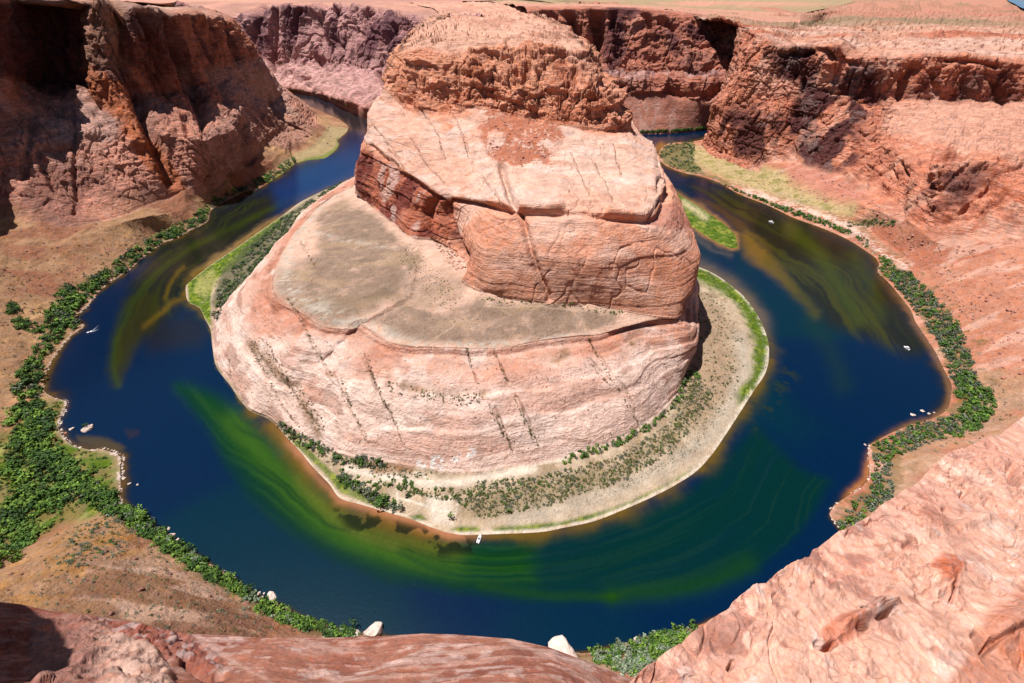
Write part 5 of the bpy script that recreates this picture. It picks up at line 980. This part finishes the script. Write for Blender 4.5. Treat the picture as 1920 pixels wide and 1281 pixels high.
zone('P', PO([(520,540),(560,440),(640,360),(760,450),(870,540),(1000,575),(1150,590),(1100,625),(900,650),(720,625),(620,615)]), 700, {'olive': 4, 'dry': 3, 'grey': 3}, .25, .75, 'pt', 2.95, 4.0)
zone('P', ST([(900,560),(960,568),(1045,568),(1110,580),(1170,588)], 4), 70, {'bright': 4, 'olive': 4}, .6, 1.6, 'pt', 2.95, 4.05)
zone('P', ST([(805,445),(830,460),(850,480)], 6), 26, {'green': 4, 'olive': 4}, .6, 1.6, 'pt', 2.95, 4.3)
zone('P', PO([(1300,500),(1340,514),(1408,566),(1443,635),(1444,668),(1414,735),(1384,760),(1410,700),(1400,600),(1370,560),(1300,515)]), 700, {'bright': 6, 'olive': 3, 'green': 3}, .35, .9, 'pg', 1.03, 2.05)
zone('I', PO(ISL), 420, {'bright': 6, 'olive': 3, 'green': 3}, .5, 1.2, 'is', 1.0, 5)
zone('P', PO([(352,531),(400,494),(478,441),(545,400),(450,490),(395,560),(384,596)]), 420, {'bright': 6, 'olive': 3, 'green': 2}, .4, 1.0, 'pl', 1.03, 2.2)
zone('F', ST([(540,170),(575,175),(640,196),(690,220)], 4), 110, {'green': 4, 'grey': 2}, 2.5, 5, 'fr', .5, 1.6)
zone('G', ST([(1204,250),(1260,248),(1323,243)], 4), 150, {'green': 5, 'dark': 2}, 2.5, 5, 'fr', .5, 1.6)
# the largest stand as shrubs of their own; the hundreds of smaller ones fill in behind them
PLANTS.sort(key=lambda q: -q[0])
BIGZ = {'lb', 'lf', 'ls', 'lu', 'rt', 'rb', 'rc', 'br', 'pl', 'pb', 'pr', 'fr'}
nb = ns = 0; rest = {'thicket': [], 'scrub': []}
for sz, p, r, k, z in PLANTS:
    big_ = z in BIGZ and r > 1.0
    if big_ and nb < 300: nb += 1; nm, cat = 'shrub', 'shrub'
    elif not big_ and ns < 280: ns += 1; nm, cat = 'desert_bush', 'bush'
    else: rest['thicket' if big_ else 'scrub'].append((p, r, k)); continue
    o = bpy.data.objects.new(nm, random.choice(BMESH[k])); C.objects.link(o); o.location = p-np.array([0, 0, .1*r]); o.rotation_euler.z = random.uniform(0, 6.28)
    o.scale = (r*random.uniform(.85, 1.15), r*random.uniform(.85, 1.15), r*random.uniform(.8, 1.1)); tag(o, ZL[z][0]+(', one of the smaller bushes' if (nm == 'desert_bush' and z in BIGZ) else ''), cat, ZL[z][1]+(', small' if (nm == 'desert_bush' and z in BIGZ) else ''))
def merged(name, items, data):
    VV = []; FF = []; CC = []; o0 = 0
    for p, r, k in items:
        V_, F_, C_ = data(k); a = random.uniform(0, 6.28); ca, sa = math.cos(a), math.sin(a)
        q = V_*r*np.array([1, 1, random.uniform(.8, 1.1)]); q = np.stack([q[:, 0]*ca-q[:, 1]*sa, q[:, 0]*sa+q[:, 1]*ca, q[:, 2]], -1)+p-np.array([0, 0, .1*r])
        VV.append(q); FF.append(F_+o0); CC.append(C_*np.array([1, 1, 1, 1])*random.uniform(.75, 1.3)); o0 += len(V_)
    return np.concatenate(VV), np.concatenate(FF), np.concatenate(CC)
Vm, Fm, Cm = merged('t', rest['thicket'], lambda k: LOW[k]); o = raw_mesh('shrub_thicket', Vm, Fm, LEAF, Cm, smooth=False)
tag(o, 'dense green and grey-green riverside thicket along the banks', 'thicket', kind='stuff')
Vm, Fm, Cm = merged('t', rest['scrub'], lambda k: LOW[k]); o = raw_mesh('desert_scrub', Vm, Fm, LEAF, Cm, smooth=False)
tag(o, 'sparse small desert scrub dotted over rock, sand and slopes', 'scrub', kind='stuff')

# ================================================================== boulders and shore stones
def stone_data(seed, sub=3, sx=(1, 1, .75)):
    r = np.random.default_rng(seed); n = 10; pl = r.normal(size=(14, 3)); pl /= np.linalg.norm(pl, axis=1, keepdims=True); dd = r.uniform(.62, 1.0, 14)
    th = np.linspace(0, np.pi, n); ph = np.linspace(0, 2*np.pi, 2*n, endpoint=False); T, Ph = np.meshgrid(th, ph, indexing='ij')
    D = np.stack([np.sin(T)*np.cos(Ph), np.sin(T)*np.sin(Ph), np.cos(T)], -1); dt = D.reshape(-1, 3) @ pl.T
    R = np.min(np.where(dt > .05, dd/np.maximum(dt, .05), 9), axis=1).clip(.3, 1.25); V = D.reshape(-1, 3)*R[:, None]*np.array(sx)
    V += .05*np.stack([noise3(V*3, seed), noise3(V*3, seed+1), noise3(V*3, seed+2)], -1); idx = np.arange(n*2*n).reshape(n, 2*n)
    q = np.stack([idx[:-1], idx[1:], np.roll(idx, -1, 1)[1:], np.roll(idx, -1, 1)[:-1]], -1).reshape(-1, 4)
    return V, q
def stone_mat(name, col, s=.5):
    m, n, b = new_mat(name); N = n.nodes.new; L = n.links.new; tc = N('ShaderNodeTexCoord'); t = N('ShaderNodeTexNoise'); t.inputs['Scale'].default_value = 2.5; t.inputs['Detail'].default_value = 8
    L(tc.outputs['Object'], t.inputs['Vector']); cr = N('ShaderNodeValToRGB'); L(t.outputs['Fac'], cr.inputs[0]); oi = N('ShaderNodeObjectInfo')
    cr.color_ramp.elements[0].position = .3; cr.color_ramp.elements[1].position = .7
    cr.color_ramp.elements[0].color = (*(np.array(col)*.7), 1); cr.color_ramp.elements[1].color = (*(np.array(col)*1.15), 1)
    mr = N('ShaderNodeMapRange'); L(oi.outputs['Random'], mr.inputs['Value']); mr.inputs['To Min'].default_value = .8; mr.inputs['To Max'].default_value = 1.15
    s_ = N('ShaderNodeVectorMath'); s_.operation = 'SCALE'; L(cr.outputs[0], s_.inputs[0]); L(mr.outputs[0], s_.inputs['Scale']); L(s_.outputs[0], b.inputs['Base Color'])
    b.inputs['Roughness'].default_value = .9; bp = N('ShaderNodeBump'); bp.inputs['Distance'].default_value = .15; L(t.outputs['Fac'], bp.inputs['Height']); L(bp.outputs[0], b.inputs['Normal']); return m
PALE = stone_mat('pale_stone', A(238, 214, 198)); RED = stone_mat('red_stone', A(196, 132, 112)); DKS = stone_mat('dark_stone', A(150, 104, 88))
SD = [stone_data(300+i, sx=[(1, .8, .6), (1, 1, .7), (1, .7, .8), (.9, 1, .5)][i % 4]) for i in range(6)]
SM = {nm: [raw_mesh('boulder', v, q, mt, None, smooth=False, link=False) for v, q in SD] for nm, mt in (('pale', PALE), ('red', RED), ('dark', DKS))}
def boulder(P, r, kind, label, group=None, j=None, rot=None, name='boulder', sc=None):
    o = bpy.data.objects.new(name, SM[kind][j if j is not None else random.randrange(6)]); C.objects.link(o); o.location = P
    o.rotation_euler = rot or (random.uniform(-.3, .3), random.uniform(-.3, .3), random.uniform(0, 6.28)); o.scale = sc or (r, r, r); return tag(o, label, 'boulder', group)
NAMED = [  # px, py, z, radius, kind, label
 (700,1183,3.5,7.2,'pale','big rounded pale boulder poking above the brow of near rock, left of centre',0),(667,1190,2.2,3.4,'pale','small pink boulder left of the big rounded boulder above the near rock',1),(645,1194,2,2.6,'pale','smallest pale boulder left of the rock brow boulders',3),
 (1057,1222,4.5,8.8,'pale','tall pale pointed boulder standing in the water above the near rock, right of centre',2),
 (166,803,1.2,4.4,'pale','pale boulder with a green bush on it standing in the water of the left bend',1),(133,805,.5,2.6,'pale','flat pale boulder at the edge of the left bend, beside the bush-topped boulder',3),(123,812,.5,1.8,'red','reddish boulder on the shore of the left bend',0),
 (509,1117,1.2,3.2,'pale','round pale boulder in the water off the near left slope',1),(485,1113,.7,1.6,'pale','small pale rock just left of the round boulder off the near left slope',2),(495,1113,.5,1.0,'pale','tiny pale rock between two larger ones off the near left slope',0),
 (316,991,.8,1.3,'pale','small upright white rock off the lower left shore',2),(322,1003,1,2.0,'pale','pale rock at the waterline below the small upright white rock',1),(333,1012,.8,1.6,'pale','rounded pale rock at the shore end of the lower left rock line',0),
 (232,898,.6,1.7,'pale','flat white rock off the green flat in the left bend',3),(242,907,.5,1.2,'pale','middle white rock of the three off the green flat',1),(258,909,.5,1.2,'pale','outermost white rock off the green flat',2),
 (1711,778,.5,2.6,'pale','long flat cream rock in the water off the right bank',3),(1730,771,.6,1.8,'pale','pointed cream rock in the water off the right bank, farthest from the viewer',2),(1742,776,.6,1.8,'pale','white rock nearest the right bank shallows',0),(1752,774,.4,.9,'pale','tiny white rock in the right bank shallows',1),
 (1622,834,.5,1.4,'pale','small white rock at the bend of the lower right shore',0),(1197,1199,1.2,2.2,'pale','white rock in the near shore bushes at lower right',1),
 (30,690,6,3.6,'red','brown boulder under a dark tree on the left bank',1),(1090,387,None,0,'','',0)]
for x, y, z, r, k, lb, j in NAMED:
    if z is None: continue
    P = atz(x, y, z*.5); boulder((P[0], P[1], z*.35), r, k, lb, None, j, rot=(.1, -.1, .6+x*.7), sc=(r, r*.85, r*(1.1 if 'tall' in lb or 'upright' in lb else .8)))
bp_ = atz(160, 798, 3.4); o = bpy.data.objects.new('shrub', BMESH['green'][0]); C.objects.link(o); o.location = bp_; o.scale = (2.2, 2.2, 2.2); tag(o, 'green bush growing on the pale boulder in the left bend water', 'shrub')
STN = []
def stones(key, mask, n, kind, r0, r1, z, vmin=1.0, vmax=4, pw=2.2):
    P, xy = pick(key, mask, n, vmin, vmax)
    for p in P: r = r0+(r1-r0)*random.random()**pw; STN.append((r/np.linalg.norm(p-[0, 0, H]), p, r, kind, z))
SL = {'a': ('pale stone at the waterline of the left bank', 'stones along the left waterline'), 'b': ('pale stone at the waterline of the right bank', 'stones along the right waterline'),
 'c': ('reddish block lying on the red slope right of the river', 'blocks on the right slope'), 'd': ('fallen red block on the scree apron of the butte', 'blocks on the butte scree'),
 'e': ('brown block lying on the left slopes', 'blocks on the left slopes'), 'f': ('red block in the rubble where the terrace meets the butte cliff', 'rubble at the butte cliff foot'), 'g': ('pale block on the upper right shore terrace', 'blocks on the upper right shore')}
LW = [p for p in LSH[17:60]]
stones('L', ST(LW, 3.0), 560, 'pale', .35, 1.5, 'a', .96, 1.5)
stones('L', ST([(213,848),(230,862),(232,880),(226,905),(228,925),(222,940)], 8), 170, 'pale', .35, 1.4, 'a', .9, 2)
stones('L', ST([(128,755),(117,785),(114,800),(122,819)], 6), 70, 'pale', .4, 1.7, 'a', .9, 2)
stones('R', ST(RSH[34:42], 3.5), 110, 'pale', .3, 1.2, 'b', .96, 1.6)
stones('R', ST(RSH[12:33], 2.5), 150, 'pale', .3, 1.0, 'b', .96, 1.4)
stones('R', ST([(1570,415),(1605,440),(1640,470),(1665,490)], 10), 220, 'pale', .5, 2.0, 'g', 1.1, 3.6)
stones('R', PO([(1640,400),(1760,460),(1930,440),(1930,700),(1880,720),(1820,600),(1760,540),(1680,460)]), 420, 'red', .5, 2.6, 'c', 1.8, 4.6, 3)
stones('R', PO([(1450,310),(1560,330),(1700,410),(1620,405),(1500,360)]), 260, 'red', .5, 3.2, 'c', 1.8, 4.4, 3)
stones('P', PO([(905,225),(990,225),(1050,240),(1040,300),(980,315),(915,290)]), 200, 'red', .4, 2.4, 'd', 6, 8, 3)
stones('P', PO([(812,450),(840,452),(880,495),(860,510),(830,480)]), 150, 'red', .5, 1.9, 'f', 2.9, 4.6)
stones('P', PO([(1222,380),(1262,385),(1285,425),(1260,440),(1232,420)]), 90, 'red', .4, 1.6, 'd', 4, 6)
stones('L', PO([(0,400),(330,380),(300,430),(100,560),(0,700)]), 220, 'dark', .5, 2.2, 'e', 1.8, 4.2, 3)
stones('L', PO([(0,1080),(200,1030),(420,1090),(620,1190),(0,1190)]), 150, 'dark', .3, 1.7, 'e', 1.8, 4.4, 3)
stones('L', PO([(540,190),(650,240),(640,290),(560,270)]), 60, 'dark', .8, 3.2, 'e', 1.2, 4.4, 2)
stones('P', PO([(560,820),(900,880),(1250,800),(1300,600),(1420,650),(1380,780),(1250,910),(900,990),(700,930)]), 200, 'pale', .25, .8, 'a2', 1.02, 2.0)
SL['a2'] = ('small pale stone on the peninsula beach', 'stones on the peninsula beach')
for x, y, Yd, r, k, lb in ((952,296,640,4.2,'red','large round red boulder at the foot of the butte scree'),(985,298,640,2.8,'red','smaller red boulder right of the large round one on the butte scree'),(1170,1000,0,0,'','')):
    if r: boulder(atY(x, y, Yd), r, k, lb)
STN.sort(key=lambda q: -q[0]); rs = []
for i, (sz, p, r, k, z) in enumerate(STN):
    if i < 260: boulder(p-np.array([0, 0, .15*r]), r, k, SL[z][0], SL[z][1])
    else: rs.append((p, r, k))
SV = [(np.array(v), q, None) for v, q in SD]
for k, lb in (('pale', 'scattered pale stones along the shores'), ('red', 'scattered red rubble on slopes and scree'), ('dark', 'scattered brown rubble on the left slopes')):
    it = [(p, r, random.randrange(6)) for p, r, kk in rs if kk == k]
    if it:
        Vm, Fm, _ = merged('s', it, lambda j: (SD[j][0], SD[j][1], np.ones((len(SD[j][0]), 4))))
        o = raw_mesh('rubble', Vm, Fm, {'pale': PALE, 'red': RED, 'dark': DKS}[k], None, smooth=False); tag(o, lb, 'rubble', kind='stuff')
# ================================================================== boats
def plain(name, col, rough=.4, spec=.5):
    m, n, b = new_mat(name); t = n.nodes.new('ShaderNodeTexNoise'); t.inputs['Scale'].default_value = 3; r = n.nodes.new('ShaderNodeValToRGB')
    r.color_ramp.elements[0].color = (*(np.array(col)*.85), 1); r.color_ramp.elements[1].color = (*col, 1); n.links.new(t.outputs['Fac'], r.inputs[0]); n.links.new(r.outputs[0], b.inputs['Base Color'])
    b.inputs['Roughness'].default_value = rough; b.inputs['Specular IOR Level'].default_value = spec; return m
WHT = plain('white_gelcoat', (.80, .81, .82)); BLK = plain('black_vinyl', (.015, .015, .018)); GRY = plain('grey_deck', (.42, .43, .45), .7); CNV = plain('white_canvas', (.74, .75, .77), .9); GLS = plain('tinted_glass', (.03, .05, .06), .1)
MTL = plain('dull_metal', (.35, .35, .36), .4)
def part(name, V, F, m, par, smooth=False):
    me = bpy.data.meshes.new(name); me.from_pydata([tuple(v) for v in V], [], [tuple(f) for f in F]); me.materials.append(m)
    for p in me.polygons: p.use_smooth = smooth
    o = bpy.data.objects.new(name, me); C.objects.link(o); o.parent = par; return o
def hull_vf(L_, W_, D_, sheer=.18, n=18):
    """open shell: outer sides, flat-ish V bottom, gunwale and inner cockpit"""
    prof = []
    for i in range(n+1):
        x = -L_/2+L_*i/n; s = i/n; w_ = W_/2*(1-.12*(1-s)**2)*(1-max(0, (s-.45)/.55)**2.4)+.02; z1 = D_+sheer*s*s
        prof.append([(x, 0, -.25+.3*max(0, s-.8)), (x, w_*.8, -.05+.4*max(0, s-.75)), (x, w_, z1), (x, max(w_-.14, .005), z1+.01), (x, max(w_*.72-.1, .004), .12), (x, 0, .12)])
    V = []; F = []
    for sgn in (1, -1):
        o0 = len(V); k = 6
        for r in prof: V += [(p[0], p[1]*sgn, p[2]) for p in r]
        for i in range(n):
            for j in range(k-1):
                a, b_, c_, d_ = o0+i*k+j, o0+(i+1)*k+j, o0+(i+1)*k+j+1, o0+i*k+j+1; F.append((a, b_, c_, d_) if sgn > 0 else (d_, c_, b_, a))
        F.append(tuple(o0+j for j in ((0, 1, 2, 3, 4, 5) if sgn < 0 else (5, 4, 3, 2, 1, 0))))
    return V, F
def boxvf(cx, cy, cz, sx, sy, sz, tx=0.0):
    V = [(cx+sx/2*a*(1-tx*(c > 0)), cy+sy/2*b_, cz+sz/2*c) for a in (-1, 1) for b_ in (-1, 1) for c in (-1, 1)]
    return V, [(0, 1, 3, 2), (4, 6, 7, 5), (0, 4, 5, 1), (2, 3, 7, 6), (0, 2, 6, 4), (1, 5, 7, 3)]
def bevel(o, w_=.04):
    md = o.modifiers.new('bevel', 'BEVEL'); md.width = w_; md.segments = 2; return o
def canopy_vf(cx, L_, W_, z, n=8):
    V = []; F = []
    for t in (0, -.06):
        for i in range(n+1):
            a = -1+2*i/n
            for x in (-L_/2, 0, L_/2): V.append((cx+x, a*W_/2, z+.22*(1-a*a)+.05*(x == 0)+t))
    m = 3*(n+1)
    for i in range(n):
        for j in range(2):
            a = i*3+j; F.append((a, a+1, a+4, a+3)); F.append((m+a, m+a+3, m+a+4, m+a+1))
    for i in range(n): F += [(i*3, (i+1)*3, m+(i+1)*3, m+i*3), (i*3+2, m+i*3+2, m+(i+1)*3+2, (i+1)*3+2)]
    return V, F
def boat(bow, stern, label, canopy=False, Lm=None, Wm=2.3):
    a = atz(*bow, 0.); b_ = atz(*stern, 0.); d = a-b_; L_ = Lm or float(np.linalg.norm(d)); root = bpy.data.objects.new('motorboat', None); C.objects.link(root)
    root.location = (a+b_)/2; root.location.z = .12; root.rotation_euler.z = math.atan2(d[1], d[0]); tag(root, label, 'boat', 'boats on the river')
    part('hull', *hull_vf(L_, Wm, .72), WHT, root, True)
    V, F = [], []
    for i in range(7):
        s = .62+.36*i/6; x = -L_/2+L_*s; w_ = (Wm/2*(1-max(0, (s-.45)/.55)**2.4)+.02)-.05; z = .72+.18*s*s+.03; V += [(x, -w_, z), (x, 0, z+.10), (x, w_, z)]
        if i: k = (i-1)*3; F += [(k, k+3, k+4, k+1), (k+1, k+4, k+5, k+2)]
    part('foredeck', V, F, WHT, root, True)
    part('cockpit_floor', *boxvf(-L_*.12, 0, .17, L_*.62, Wm*.55, .06), GRY, root)
    for sy in (-1, 1):
        s_ = bevel(part('seat', *boxvf(-L_*.02, sy*Wm*.2, .5, .55, .55, .5), BLK, root)); bevel(part('seat_back', *boxvf(-.3, 0, .0, .14, .55, .6), BLK, s_)).location = (-L_*.02, sy*Wm*.2, .95)
    bevel(part('rear_bench', *boxvf(-L_*.36, 0, .45, .6, Wm*.62, .45), CNV, root))
    cns = bevel(part('console', *boxvf(L_*.09, 0, .62, .5, Wm*.62, .7, .3), WHT, root)); part('windscreen', *boxvf(.12, 0, 1.1, .05, Wm*.6, .38), GLS, cns)
    cns.children[0].location = (L_*.09, 0, 0)
    mo = bevel(part('outboard_motor', *boxvf(-L_/2-.25, 0, .75, .5, .42, .6, .25), BLK, root), .08); part('motor_leg', *boxvf(-L_/2-.25, 0, .15, .2, .14, .9), MTL, mo)
    if canopy:
        part('canopy', *canopy_vf(-L_*.08, L_*.42, Wm*.95, 2.05), CNV, root, True)
        for sx in (-1, 1):
            for sy in (-1, 1): part('canopy_pole', *boxvf(-L_*.08+sx*L_*.2, sy*Wm*.44, 1.4, .05, .05, 1.35), MTL, root)
    return root
boat((901.2,1003.2),(895.8,1018.5), 'white open motorboat with black seats beached bow first at the front of the peninsula', False, 6.6)
boat((1694.8,650.5),(1704.3,656.5), 'white canopied boat out in the blue water near the right bank', True, 6.6)
boat((1441.2,415.2),(1450.0,418.6), 'small white boat on the dark water of the upper right channel', True, None, 3.0)
boat((164.8,624.6),(171.5,622.4), 'small white motorboat trailing a wake beside the left bank', False, 5.2, 2.2)
# the wake of the last one: foam flecks on the surface
V = []; F = []
for i in range(26):
    t = i/26; side = -1 if i % 2 else 1; q0 = atz(171.5+14*t, 622.4-9*t+side*(.6+3*t), .03); s = .35*(1-t)+.12; a = random.random()*3
    i0 = len(V); V += [(q0[0]+s*math.cos(a+k*1.26)*1.8, q0[1]+s*math.sin(a+k*1.26), .03) for k in range(5)]; F.append(tuple(range(i0, i0+5)))
FOAM = plain('foam', (.45, .5, .52), .8); me = bpy.data.meshes.new('wake_foam'); me.from_pydata(V, [], F); me.materials.append(FOAM)
o = bpy.data.objects.new('wake_foam', me); C.objects.link(o); tag(o, 'thin broken line of foam behind the small boat by the left bank', 'foam', kind='stuff')
